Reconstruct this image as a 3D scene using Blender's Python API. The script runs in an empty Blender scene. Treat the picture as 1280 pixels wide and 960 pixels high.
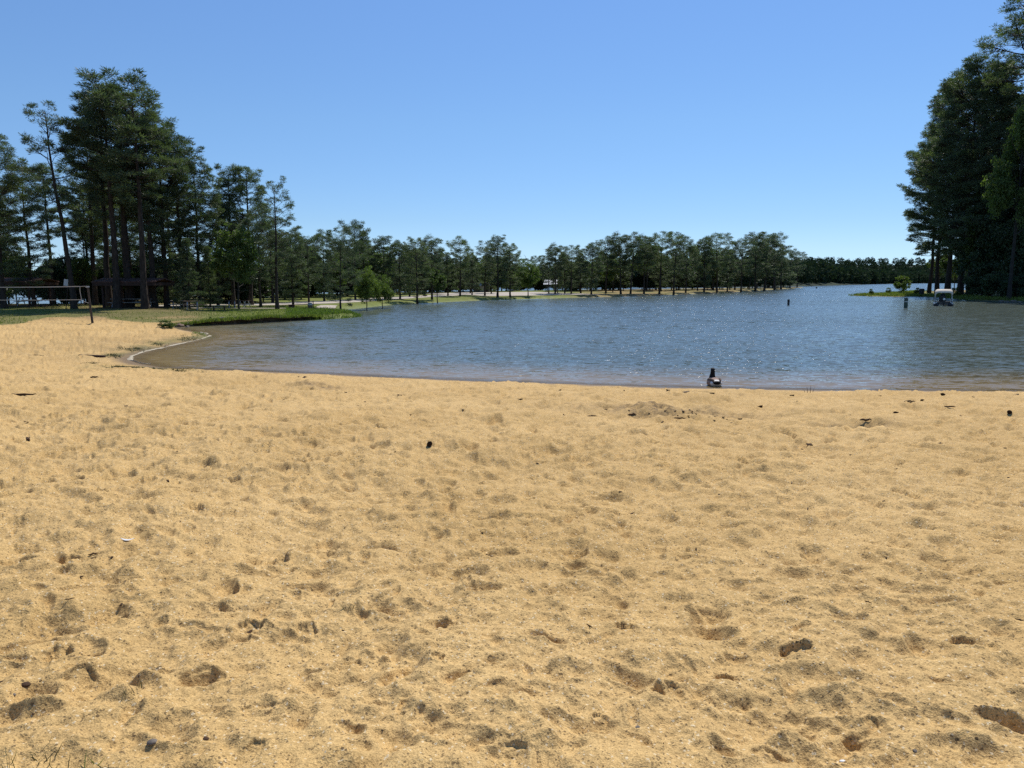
import bpy, bmesh, math, random
import numpy as np
from mathutils import Vector, Matrix
R = math.radians
scene = bpy.context.scene
COL = scene.collection

# ------------------------------------------------------------------ camera, sky, sun, exposure
F, HZ, CAMZ = 961.0, 351.5, 3.0
PITCH = math.atan((480 - HZ) / F)
cam_d = bpy.data.cameras.new('camera'); cam = bpy.data.objects.new('camera', cam_d); COL.objects.link(cam)
cam_d.sensor_width = 36; cam_d.lens = F / 1280 * 36
cam_d.clip_start = 0.05; cam_d.clip_end = 9000
cam.location = (0, 0, CAMZ); cam.rotation_euler = (R(90) - PITCH, 0, 0)
scene.camera = cam

SUN_AZ, SUN_EL = R(24), R(56)          # azimuth to the right of the view direction
world = bpy.data.worlds.new('World'); scene.world = world; world.use_nodes = True
wn, wl = world.node_tree.nodes, world.node_tree.links
wn.clear()
sky = wn.new('ShaderNodeTexSky'); sky.sky_type = 'NISHITA'; sky.sun_disc = False
sky.sun_elevation = SUN_EL; sky.sun_rotation = SUN_AZ
sky.altitude = 100; sky.air_density = 0.85; sky.dust_density = 0.0; sky.ozone_density = 4.0
hsv = wn.new('ShaderNodeHueSaturation'); hsv.inputs['Saturation'].default_value = 1.12
bg = wn.new('ShaderNodeBackground'); bg.inputs['Strength'].default_value = 0.15
wo = wn.new('ShaderNodeOutputWorld')
tcw = wn.new('ShaderNodeTexCoord'); sepw = wn.new('ShaderNodeSeparateXYZ'); rw = wn.new('ShaderNodeValToRGB'); mw = wn.new('ShaderNodeMix'); mw.data_type = 'RGBA'; mw.blend_type = 'MULTIPLY'; mw.inputs[0].default_value = 1
wl.new(tcw.outputs['Generated'], sepw.inputs[0]); wl.new(sepw.outputs['Z'], rw.inputs[0])       # very clear air: less whitening low in the sky
_e = rw.color_ramp.elements
while len(_e) < 6: _e.new(.5)
for _el, (_p, _c) in zip(_e, ((0, (.38, .53, .80)), (.04, (.46, .53, .67)), (.075, (.50, .545, .63)), (.19, (.69, .68, .69)), (.33, (.84, .785, .79)), (.7, (1, .97, .96)))): _el.position = _p; _el.color = (*_c, 1)
wl.new(sky.outputs[0], hsv.inputs['Color']); wl.new(hsv.outputs[0], mw.inputs[6]); wl.new(rw.outputs[0], mw.inputs[7]); wl.new(mw.outputs[2], bg.inputs[0]); wl.new(bg.outputs[0], wo.inputs[0])

sd = bpy.data.lights.new('sun', 'SUN'); sd.energy = 4.2; sd.angle = R(0.53); sd.color = (1.0, 0.95, 0.87)
sun = bpy.data.objects.new('sun', sd); COL.objects.link(sun)
sdir = Vector((math.sin(SUN_AZ) * math.cos(SUN_EL), math.cos(SUN_AZ) * math.cos(SUN_EL), math.sin(SUN_EL)))
sun.rotation_euler = sdir.to_track_quat('Z', 'Y').to_euler()
sun.location = (20, 40, 60)
scene.view_settings.view_transform = 'Standard'; scene.view_settings.look = 'None'
scene.view_settings.exposure = 0.25; scene.view_settings.gamma = 1.0
scene.view_settings.use_curve_mapping = False
scene.render.engine = 'CYCLES'
scene.cycles.max_bounces = 8; scene.cycles.diffuse_bounces = 4; scene.cycles.glossy_bounces = 3
scene.cycles.transmission_bounces = 3; scene.cycles.transparent_max_bounces = 8
scene.cycles.caustics_reflective = False; scene.cycles.caustics_refractive = False
scene.cycles.sample_clamp_direct = 7.0; scene.cycles.sample_clamp_indirect = 4.0
scene.cycles.use_denoising = False

# ------------------------------------------------------------------ pixel helpers (1280 x 960 photograph)
def ray(px, py):
    a, b = (px - 640) / F, (480 - py) / F
    return np.array([a, math.cos(PITCH) + b * math.sin(PITCH), -math.sin(PITCH) + b * math.cos(PITCH)])
def at_z(px, py, z=0.0):
    d = ray(px, py); t = (z - CAMZ) / d[2]
    return d[0] * t, d[1] * t, z
def at_D(px, D):                        # plan position of a column of the picture at depth D (near the horizon)
    d = ray(px, HZ + 15); t = D / d[1]
    return d[0] * t, D
def z_at(py, D):                        # height that shows at row py at depth D
    d = ray(640, py); return CAMZ + d[2] * D / d[1]

# ------------------------------------------------------------------ noise in numpy
def _h(ix, iy, s):
    h = (ix.astype(np.int64) * 374761393 + iy.astype(np.int64) * 668265263 + s * 1274126177) & 0xffffffff
    h = ((h ^ (h >> 13)) * 1274126177) & 0xffffffff
    h = ((h ^ (h >> 15)) * 2246822519) & 0xffffffff
    return ((h ^ (h >> 16)) & 0xffffff) / float(0xffffff)
def vnoise(x, y, s=0):
    ix, iy = np.floor(x), np.floor(y); fx, fy = x - ix, y - iy
    ux, uy = fx * fx * fx * (fx * (fx * 6 - 15) + 10), fy * fy * fy * (fy * (fy * 6 - 15) + 10)
    a, b, c, d = _h(ix, iy, s), _h(ix + 1, iy, s), _h(ix, iy + 1, s), _h(ix + 1, iy + 1, s)
    return (a + (b - a) * ux + (c - a) * uy + (a - b - c + d) * ux * uy) * 2 - 1
def fbm(x, y, s=0, o=3):
    r = np.zeros_like(x); a = 1.0
    for i in range(o):
        r += a * vnoise(x, y, s + i * 17); x = x * 2.03 + 5.2; y = y * 2.03 + 1.7; a *= 0.5
    return r
def sstep(a, b, x):
    t = np.clip((x - a) / (b - a), 0, 1); return t * t * (3 - 2 * t)

# ------------------------------------------------------------------ shoreline (plan)
def chaikin(P, n=2):
    P = np.array(P, float)
    for _ in range(n):
        Q = [P[0]]
        for a, b in zip(P[:-1], P[1:]):
            Q += [a * .75 + b * .25, a * .25 + b * .75]
        P = np.array(Q + [P[-1]])
    return P
front_px = [(1500, 491), (1280, 490), (1100, 489), (950, 487), (850, 485), (700, 480.5), (600, 477), (500, 472.5), (400, 468), (330, 464.5),
            (275, 462.5), (225, 461.5), (190, 459), (168, 453), (160, 447), (185, 439), (225, 430), (255, 424), (262, 420.5), (254, 416.5), (240, 414.5),
            (222, 411), (211, 408)]
bank_px = [(211, 408), (240, 407.8), (287, 406), (330, 403.5), (389, 400), (403, 399)]
marsh_px = [(403, 399), (425, 398), (448, 396), (446, 393.5), (425, 391.5), (395, 390)]
marsh_in = [(395, 390), (375, 389.2), (400, 388.2), (432, 387)]
mid_px = [(432, 387), (455, 385), (500, 380), (549, 378.2), (600, 375.6), (675, 373.4), (731, 372), (790, 370.6), (840, 368.8), (912, 366), (960, 362.6), (1004, 359.6)]
w2 = lambda L: [at_z(px, py)[:2] for px, py in L]
FRONT, BANK = w2(front_px), w2(bank_px)
front = chaikin([(90, 17)] + FRONT + BANK[1:] + w2(marsh_px)[1:] + w2(marsh_in)[1:] + w2(mid_px)[1:], 2)
back = chaikin([at_D(px, D) for px, D in ((1004, 372), (985, 362), (900, 300), (700, 236), (500, 190), (300, 150), (170, 116), (100, 95), (20, 92), (-300, 95))], 2)
MAIN = np.concatenate([front, back, [(-160, 60), (-160, -60), (90, -60)]])
RIGHT = np.concatenate([chaikin([at_z(*p)[:2] for p in ((1059, 369.6), (1105, 370.8), (1153, 370.9), (1180, 372), (1208, 375), (1247, 375.8), (1280, 377), (1340, 379), (1480, 382))], 2),
                        [(190, 95), (215, 160), (190, 190)], chaikin([at_D(px, D) for px, D in ((1290, 232), (1235, 212), (1190, 200), (1135, 186), (1100, 172), (1059, 160.5))], 2)])
FAR = np.concatenate([chaikin([at_D(px, D) for px, D in ((1700, 1500), (1400, 1400), (1157, 1180), (1080, 760), (1004, 480), (960, 430), (900, 410), (780, 420), (650, 420))], 1), [(0, 2400), (1800, 2400)]])
def sdf(x, y, poly):                    # + inside
    if x.ndim == 1 and x.size < 200:
        A = poly; B = np.roll(poly, -1, 0); E = B - A; L = (E ** 2).sum(1) + 1e-12
        px_, py_ = x[:, None] - A[None, :, 0], y[:, None] - A[None, :, 1]
        t = np.clip((px_ * E[:, 0] + py_ * E[:, 1]) / L, 0, 1)
        d = np.sqrt(((px_ - t * E[:, 0]) ** 2 + (py_ - t * E[:, 1]) ** 2).min(1))
        ey = np.where(E[:, 1] == 0, 1e-9, E[:, 1])
        c = ((A[:, 1] > y[:, None]) != (B[:, 1] > y[:, None])) & (px_ < E[:, 0] * py_ / ey)
        return np.where(c.sum(1) % 2 == 1, d, -d)
    d2 = np.full(x.shape, 1e18); ins = np.zeros(x.shape, bool)
    n = len(poly)
    for i in range(n):
        ax, ay = poly[i]; bx, by = poly[(i + 1) % n]
        ex, ey = bx - ax, by - ay; L = ex * ex + ey * ey
        if L < 1e-12: continue
        px_, py_ = x - ax, y - ay
        t = np.clip((px_ * ex + py_ * ey) / L, 0, 1)
        d2 = np.minimum(d2, (px_ - t * ex) ** 2 + (py_ - t * ey) ** 2)
        c = ((ay > y) != (by > y)) & (x < ex * (y - ay) / ((by - ay) if by != ay else 1e-9) + ax)
        ins ^= c
    d = np.sqrt(d2); return np.where(ins, d, -d)

# ------------------------------------------------------------------ mainland terrain
PITS = [(1207, 805, 40, 1.0), (1127, 681, 36, 1.0), (1240, 815, 22, .7), (392, 689, 56, .8), (350, 690, 22, .7), (345, 700, 34, .9), (318, 697, 24, .7),
        (312, 790, 34, 1.0), (380, 790, 34, .7), (25, 710, 38, .9), (80, 711, 40, .5), (108, 713, 22, .7), (20, 742, 18, .8), (75, 818, 40, .9), (62, 822, 18, 1.0),
        (100, 850, 44, .6), (547, 842, 18, 1.0), (560, 788, 36, .8), (783, 795, 28, .9), (650, 687, 22, .7), (672, 688, 20, .7), (720, 688, 40, .7), (605, 690, 30, .8), (850, 686, 26, .7),
        (1012, 696, 26, .8), (1000, 822, 44, .9), (820, 872, 30, .9), (845, 866, 30, .8), (905, 848, 34, .9), (750, 906, 22, .9), (1068, 915, 34, .8), (1090, 899, 18, .7),
        (455, 610, 20, .7), (240, 645, 30, .7), (262, 641, 16, .7), (110, 637, 22, .6), (35, 620, 40, .6), (1240, 559, 26, .9), (215, 605, 22, .7), (1060, 943, 34, .7),
        (430, 834, 24, .7), (445, 830, 16, .8), (505, 890, 16, .9), (640, 945, 40, .6), (320, 948, 30, .7), (500, 905, 14, .7), (1180, 680, 18, .6), (1265, 660, 34, .7),
        (790, 641, 16, .6), (610, 630, 20, .5), (930, 605, 24, .5), (1040, 548, 22, .6), (1070, 530, 26, .6), (890, 575, 20, .5), (700, 560, 22, .5), (1180, 545, 30, .6),
        (410, 489, 22, .7), (375, 487, 18, .6), (150, 770, 20, .5), (60, 640, 22, .6), (760, 522, 40, .9), (800, 519, 36, .8), (845, 522, 44, .9), (880, 516, 30, .8), (915, 521, 30, .7), (735, 521, 22, .7), (945, 514, 26, .6),
        (1065, 527, 40, .5), (980, 530, 24, .5), (300, 560, 30, .4), (560, 620, 34, .4), (880, 770, 60, .35), (960, 940, 60, .4), (250, 850, 70, .35), (330, 900, 70, .3), (620, 880, 70, .3)]
rng0 = np.random.default_rng(5); PITW = []
GRASS_LINE = ([-400, -60, 0, 30, 60, 90, 120, 150, 180, 205, 222, 240], [40, 41, 43, 47.5, 53.5, 55.5, 54.5, 52, 50, 49, 50.5, 52])
def grass_amount(x, y):
    px = 640 + F * x / np.maximum(y, .5)
    yb = np.where(px > 240, 40, np.interp(px, *GRASS_LINE)) + 1.1 * fbm(x * .35, y * .35, 3, 3)
    return sstep(-.7, .9, y - yb)
def scuff(x, y):
    r = np.zeros_like(x)
    for qx, qy, rx, ry, zz in ((840, 519, 120, 8, .75), (1070, 529, 40, 4, .9), (400, 488, 30, 3, .5), (900, 492, 40, 3, .3)):
        cx, cy, _ = at_z(qx, qy, zz); ax = rx * cy / F; ay = ry * cy * cy / (F * 2.2)
        r = np.maximum(r, np.exp(-((x - cx) / ax) ** 2 - ((y - cy) / ay) ** 2))
    return r
def terrain(x, y, s=None, detail=False):
    if s is None: s = sdf(x, y, MAIN)
    s = s + .12 * vnoise(x * .7, y * .7, 91) * sstep(8, 25, y) + .5 * vnoise(x * .12, y * .12, 92) * sstep(60, 110, y)
    zm = 2.0 - 1.05 * sstep(10, 36, y)
    beach = zm * (1 - np.exp(-np.maximum(s, 0) / (16.3 - 5 * sstep(10, 36, y))))
    bankp = .30 * sstep(0, .7, s) + .45 * (1 - np.exp(-np.maximum(s, 0) / 16))
    k = sstep(44, 52, y)
    z = np.where(s > 0, beach * (1 - k) + bankp * k, np.maximum(s * .07, -1.6))
    if not detail: return z
    z = z + .05 * sstep(0, 4, s) * fbm(x * .3, y * .3, 19, 2) * sstep(2, 6, y)
    amp = sstep(.05, 1.6, s)            # flatter where the water laps
    g = grass_amount(x, y)
    soft = amp * (1 - g)
    wx, wy = x + .06 * vnoise(x * 6, y * 6, 51), y + .06 * vnoise(x * 6, y * 6, 52)
    dz = .034 * fbm(x * .8, y * .8, 11, 2) + .020 * vnoise(x * 3.1, y * 3.1, 15)
    fine = 1 - .78 * sstep(4, 12, y)
    dz += .016 * vnoise(x * 9, y * 9, 21) * (.4 + .6 * fine) + fine * (.0080 * vnoise(x * 22, y * 22, 23) + .0024 * vnoise(x * 55, y * 55, 25))
    dz *= 1 + 1.3 * scuff(x, y)
    # trodden dimples: jittered cells, each an oval hollow with a soft rim
    far_ = sstep(6, 14, y)
    for cell, prob, dep, sd_ in ((.62, .6, .036, 101), (.34, .75, .034, 131), (.17, .6, .017, 161)):
        cx, cy = np.floor(wx / cell), np.floor(wy / cell); acc = np.zeros_like(x)
        for ox in (-1, 0, 1):
            for oy in (-1, 0, 1):
                jx, jy = cx + ox, cy + oy
                on = _h(jx, jy, sd_) < prob
                fx, fy = (jx + .2 + .6 * _h(jx, jy, sd_ + 1)) * cell, (jy + .2 + .6 * _h(jx, jy, sd_ + 2)) * cell
                an = _h(jx, jy, sd_ + 3) * 3.1416; ca, sa = np.cos(an), np.sin(an)
                dx, dy = wx - fx, wy - fy
                u, v = (dx * ca + dy * sa) / (cell * .40), (-dx * sa + dy * ca) / (cell * (.17 + .1 * _h(jx, jy, sd_ + 5)))
                r = np.sqrt(u * u + v * v)
                a = dep * (.35 + .65 * _h(jx, jy, sd_ + 4)) * (1 - (.65 if cell < .2 else .25 if cell < .4 else 0) * far_)
                acc += np.where(on, -a * np.exp(-(r * 1.2) ** 2.6) + .35 * a * np.exp(-((r - 1.15) / .28) ** 2), 0)
        dz += acc
    dz *= soft * (1.22 + .75 * sstep(4, 11, y))
    if not PITW:
        for (qx, qy, w, d) in PITS:
            z0 = 1.4 if qy > 600 else (1.1 if qy > 530 else .45)
            X, Y, _ = at_z(qx, qy, z0)
            for _k in range(3): X, Y, _ = at_z(qx, qy, float(terrain(np.array([X]), np.array([Y]))[0]))
            PITW.append((X, Y, w, d, (rng0.random() - .5) * .9))
    for (X, Y, w, d, an) in PITW:
        a = w * .5 * Y / F; b = a * (.75 if w < 45 else .55) + .004 * Y
        m = (np.abs(x - X) < 2 * a) & (np.abs(y - Y) < 2.5 * b)
        if not m.any(): continue
        xx, yy = x[m] - X, y[m] - Y
        ca, sa = math.cos(an), math.sin(an)
        n1 = .24 * vnoise((x[m]) * 1.6 / a, (y[m]) * 1.6 / a, 7) + .13 * vnoise(x[m] * 3.5 / a, y[m] * 3.5 / a, 8)
        u, v = (xx * ca + yy * sa) / a, (-xx * sa + yy * ca) / b
        r = np.sqrt(u * u + v * v) + n1
        far = sstep(-.2, .35, v)
        prof = far * (1 - sstep(.78, 1.0, r)) + (1 - far) * (1 - sstep(.25, 1.05, r))
        depth = .72 * d * min(.06, .5 * a + .006)
        dz[m] += -depth * prof + .28 * depth * np.exp(-((r - 1.2) / .22) ** 2)
    # tracks dragged through the sand
    for pts, dep, wd in (([(430, 836), (470, 868), (520, 910), (600, 945)], .018, .05), ([(200, 770), (270, 782), (310, 792)], .012, .02), ([(840, 835), (890, 870), (930, 865)], .015, .03),
                         ([(380, 838), (430, 830), (470, 822)], .014, .03), ([(1040, 925), (1080, 905), (1100, 895)], .02, .03), ([(540, 905), (640, 940), (700, 945)], .02, .06)):
        W = np.array([at_z(*p, 1.42)[:2] for p in pts])
        m = (x > W[:, 0].min() - .3) & (x < W[:, 0].max() + .3) & (y > W[:, 1].min() - .3) & (y < W[:, 1].max() + .3)
        d2 = np.full(m.sum(), 9.)
        for (ax, ay), (bx, by) in zip(W[:-1], W[1:]):
            ex, ey = bx - ax, by - ay; t = np.clip(((x[m] - ax) * ex + (y[m] - ay) * ey) / (ex * ex + ey * ey), 0, 1)
            d2 = np.minimum(d2, np.hypot(x[m] - ax - t * ex, y[m] - ay - t * ey))
        dd = d2 + .02 * vnoise(x[m] * 30, y[m] * 30, 77)
        dz[m] += -dep * np.exp(-(dd / wd) ** 2) + .4 * dep * np.exp(-((dd - wd * 1.9) / (wd * .7)) ** 2)
    return z + dz
def gz(x, y):
    return float(terrain(np.array([float(x)]), np.array([float(y)]))[0])

# ------------------------------------------------------------------ material helper
class NT:
    def __init__(self, name):
        self.m = bpy.data.materials.new(name); self.m.use_nodes = True
        self.t = self.m.node_tree; self.t.nodes.clear()
        self.out = self.n('ShaderNodeOutputMaterial')
    def n(self, typ, **kw):
        nd = self.t.nodes.new(typ)
        for k, v in kw.items(): setattr(nd, k, v)
        return nd
    def l(self, a, b): self.t.links.new(a, b)
    def set(self, sock, v):
        if hasattr(v, 'is_linked'): self.l(v, sock)
        elif isinstance(v, (tuple, list)) and len(v) == 3 and sock.type == 'RGBA': sock.default_value = (*v, 1)
        else: sock.default_value = v
    def noise(self, scale, detail=2, rough=.5, vec=None, dims='3D'):
        t = self.n('ShaderNodeTexNoise', noise_dimensions=dims); t.inputs['Scale'].default_value = scale; t.inputs['Detail'].default_value = detail; t.inputs['Roughness'].default_value = rough
        if vec is not None: self.l(vec, t.inputs['Vector'])
        return t
    def pos(self, scale=None):
        g = self.n('ShaderNodeNewGeometry').outputs['Position']
        return self.vscale(g, scale) if scale else g
    def obj(self): return self.n('ShaderNodeTexCoord').outputs['Object']
    def vscale(self, v, s):
        m = self.n('ShaderNodeVectorMath', operation='MULTIPLY'); self.l(v, m.inputs[0]); m.inputs[1].default_value = s; return m.outputs[0]
    def ramp(self, fac, stops):
        r = self.n('ShaderNodeValToRGB'); e = r.color_ramp.elements
        while len(e) < len(stops): e.new(.5)
        for el, (p, c) in zip(e, stops): el.position = p; el.color = (*c, 1) if len(c) == 3 else c
        self.l(fac, r.inputs[0]); return r.outputs[0]
    def mix(self, f, a, b, typ='MIX'):
        m = self.n('ShaderNodeMix', data_type='RGBA', blend_type=typ)
        self.set(m.inputs[0], f); self.set(m.inputs[6], a); self.set(m.inputs[7], b); return m.outputs[2]
    def math(self, op, a, b=0.0, c=None, clamp=False):
        m = self.n('ShaderNodeMath', operation=op, use_clamp=clamp); self.set(m.inputs[0], a); self.set(m.inputs[1], b)
        if c is not None: self.set(m.inputs[2], c)
        return m.outputs[0]
    def attr(self, name): return self.n('ShaderNodeAttribute', attribute_name=name).outputs['Fac']
    def bump(self, h, strength=.5, dist=.02, normal=None):
        b = self.n('ShaderNodeBump'); b.inputs['Strength'].default_value = strength; b.inputs['Distance'].default_value = dist; self.l(h, b.inputs['Height'])
        if normal is not None: self.l(normal, b.inputs['Normal'])
        return b.outputs[0]
    def principled(self, col, rough=.6, spec=.5, metal=0.0, normal=None):
        p = self.n('ShaderNodeBsdfPrincipled'); self.set(p.inputs['Base Color'], col); self.set(p.inputs['Roughness'], rough); p.inputs['Specular IOR Level'].default_value = spec; p.inputs['Metallic'].default_value = metal
        if normal is not None: self.l(normal, p.inputs['Normal'])
        return p
    def done(self, shader): self.l(shader, self.out.inputs[0]); return self.m

def simple(name, col, rough=.6, var=.25, scale=8, spec=.4, metal=0, bump=0):
    n = NT(name); tex = n.noise(scale, 4, .6, n.obj())
    c = n.mix(1.0, col, n.ramp(tex.outputs[0], [(.3, (1 - var,) * 3), (.7, (1 + var,) * 3)]), 'MULTIPLY')
    nm = n.bump(tex.outputs[0], bump, .01) if bump else None
    return n.done(n.principled(c, rough, spec, metal, nm).outputs[0])

def ground_material():
    n = NT('sand_and_turf'); P = n.pos()
    big = n.noise(.5, 3, .5, P); mid = n.noise(7, 4, .6, P); grain = n.noise(170, 2, .6, P); grain2 = n.noise(60, 3, .65, P)
    sand = n.ramp(big.outputs[0], [(.3, (.46, .300, .115)), (.7, (.54, .362, .150))])
    sand = n.mix(.55, sand, n.ramp(mid.outputs[0], [(.3, (.82, .80, .78)), (.7, (1.14, 1.14, 1.14))]), 'MULTIPLY')
    sand = n.mix(.92, sand, n.ramp(grain.outputs[0], [(.28, (.55, .52, .48)), (.48, (1., 1., 1.)), (.72, (1.32, 1.32, 1.35))]), 'MULTIPLY')
    sand = n.mix(.75, sand, n.ramp(grain2.outputs[0], [(.3, (.70, .68, .64)), (.5, (1., 1., 1.)), (.7, (1.2, 1.2, 1.2))]), 'MULTIPLY')
    v = n.n('ShaderNodeTexVoronoi'); v.inputs['Scale'].default_value = 130; n.l(P, v.inputs['Vector'])
    sep = n.n('ShaderNodeSeparateColor'); n.l(v.outputs['Color'], sep.inputs[0])
    dk = n.math('MULTIPLY', n.math('LESS_THAN', sep.outputs[0], .05), .75); lt = n.math('MULTIPLY', n.math('GREATER_THAN', sep.outputs[1], .975), .5)
    sand = n.mix(dk, sand, (.11, .07, .035)); sand = n.mix(lt, sand, (.78, .68, .48))
    v2 = n.n('ShaderNodeTexVoronoi'); v2.inputs['Scale'].default_value = 34; n.l(P, v2.inputs['Vector'])
    sp2 = n.n('ShaderNodeSeparateColor'); n.l(v2.outputs['Color'], sp2.inputs[0])
    sp = n.math('MULTIPLY', n.math('LESS_THAN', sp2.outputs[0], .035), n.math('LESS_THAN', v2.outputs['Distance'], .22))
    sand = n.mix(n.math('MULTIPLY', sp, .8), sand, (.07, .045, .025))
    wet = n.attr('wet'); sand = n.mix(wet, sand, (.19, .125, .062))
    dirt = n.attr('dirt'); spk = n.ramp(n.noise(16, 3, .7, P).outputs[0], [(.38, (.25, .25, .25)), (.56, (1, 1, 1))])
    sand = n.mix(n.math('MULTIPLY', n.math('MULTIPLY', dirt, spk), .92), sand, (.10, .070, .046))  # earth and litter brown, darkened further for the tree shade on the point
    gn = n.noise(1.3, 4, .65, P); gf = n.noise(28, 3, .7, P)
    green = n.ramp(gn.outputs[0], [(.3, (.105, .135, .022)), (.7, (.165, .19, .04))])
    dry = n.ramp(gn.outputs[0], [(.3, (.10, .085, .03)), (.7, (.19, .155, .065))])
    turf = n.mix(n.attr('lush'), dry, green)
    turf = n.mix(.7, turf, n.ramp(gf.outputs[0], [(.3, (.55, .55, .5)), (.7, (1.35, 1.35, 1.3))]), 'MULTIPLY')
    brk = n.noise(2.2, 5, .7, P)
    gm = n.math('MULTIPLY_ADD', n.math('SUBTRACT', brk.outputs[0], .5), 1.6, n.attr('grass'), clamp=True)
    gm = n.math('MULTIPLY', n.math('GREATER_THAN', n.attr('grass'), .001), gm)
    col = n.mix(gm, sand, turf)
    b1 = n.bump(grain.outputs[0], .55, .006); b2 = n.bump(grain2.outputs[0], .6, .012, b1); b3 = n.bump(mid.outputs[0], .35, .03, b2)
    return n.done(n.principled(col, n.math('SUBTRACT', .95, n.math('MULTIPLY', wet, .35)), .2, 0, b3).outputs[0])

def water_material():
    n = NT('lake_water'); P = n.pos()
    a = n.noise(1.0, 3, .55, n.vscale(P, (1.9, 5.0, 1))); b = n.noise(1.0, 2, .5, n.vscale(P, (.45, 1.3, 1))); c = n.noise(1.0, 2, .5, n.vscale(P, (6.5, 15, 1)))
    gust = n.noise(1.0, 3, .5, n.vscale(P, (.012, .05, 1)))
    def sl(t):
        m = n.n('ShaderNodeVectorMath', operation='SUBTRACT'); n.l(t.outputs['Color'], m.inputs[0]); m.inputs[1].default_value = (.5, .5, .5); return m.outputs[0]
    def sc(v, f):
        m = n.n('ShaderNodeVectorMath', operation='SCALE'); n.l(v, m.inputs[0]); n.set(m.inputs['Scale'], f); return m.outputs[0]
    def add(u, v):
        m = n.n('ShaderNodeVectorMath', operation='ADD'); n.l(u, m.inputs[0]); n.l(v, m.inputs[1]); return m.outputs[0]
    s = add(add(sc(sl(a), .95), sc(sl(b), .35)), sc(sl(c), .5))
    calm = n.attr('calm')
    cr = n.noise(1.0, 2, .6, n.vscale(P, (5, 10, 1)))
    crest = n.math('MULTIPLY', n.math('MAXIMUM', n.math('SUBTRACT', cr.outputs[0], .60), 0.0), 3.8)       # steep little crests
    cx = n.n('ShaderNodeCombineXYZ'); n.l(n.math('MULTIPLY', crest, -1.0), cx.inputs[1])
    k = n.math('MULTIPLY', calm, n.ramp(gust.outputs[0], [(.35, (.7, .7, .7)), (.65, (1.15, 1.15, 1.15))]))
    s = sc(s, k)
    s = add(s, sc(cx.outputs[0], calm))
    m = n.n('ShaderNodeVectorMath', operation='MULTIPLY'); n.l(s, m.inputs[0]); m.inputs[1].default_value = (1.0, 1.0, 0)
    up = n.n('ShaderNodeVectorMath', operation='ADD'); n.l(m.outputs[0], up.inputs[0]); up.inputs[1].default_value = (0, -.09, 1)    # every normal leaned toward the camera, so the water mirrors higher sky
    nm = n.n('ShaderNodeVectorMath', operation='NORMALIZE'); n.l(up.outputs[0], nm.inputs[0])
    silt = n.noise(.6, 3, .5, P)
    deep = n.ramp(silt.outputs[0], [(.3, (.084, .104, .086)), (.7, (.102, .120, .098))])
    col = n.mix(n.attr('shallow'), deep, (.24, .175, .085))
    p = n.principled(col, .075, .5, 0, nm.outputs[0]); p.inputs['IOR'].default_value = 1.33
    tr = n.n('ShaderNodeBsdfTransparent'); mx = n.n('ShaderNodeMixShader')
    n.l(n.attr('clear'), mx.inputs[0]); n.l(p.outputs[0], mx.inputs[1]); n.l(tr.outputs[0], mx.inputs[2])
    return n.done(mx.outputs[0])

def leaf_material(name, c0, c1, trans=.25, rnd=.25, rough=.55, spec=.35):
    n = NT(name); t = n.attr('tone'); oi = n.n('ShaderNodeObjectInfo')
    col = n.ramp(t, [(0, c0), (1, c1)])
    r = n.ramp(oi.outputs['Random'], [(0, (1 - rnd, 1 - rnd * .8, 1 - rnd)), (.5, (1, 1, 1)), (1, (1 + rnd * 1.2, 1 + rnd, 1 - rnd * .2))])
    col = n.mix(1., col, r, 'MULTIPLY')
    p = n.principled(col, rough, spec)
    tl = n.n('ShaderNodeBsdfTranslucent'); n.l(n.mix(1., col, (1.3, 1.6, .7), 'MULTIPLY'), tl.inputs[0])
    mx = n.n('ShaderNodeMixShader'); mx.inputs[0].default_value = trans; n.l(p.outputs[0], mx.inputs[1]); n.l(tl.outputs[0], mx.inputs[2])
    return n.done(mx.outputs[0])
def bark_material(name, c0, c1):
    n = NT(name); v = n.vscale(n.obj(), (5, 5, 1.2)); t = n.noise(1.5, 5, .7, v)
    return n.done(n.principled(n.ramp(t.outputs[0], [(.35, c0), (.65, c1)]), .9, .2, 0, n.bump(t.outputs[0], .8, .05)).outputs[0])

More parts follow.
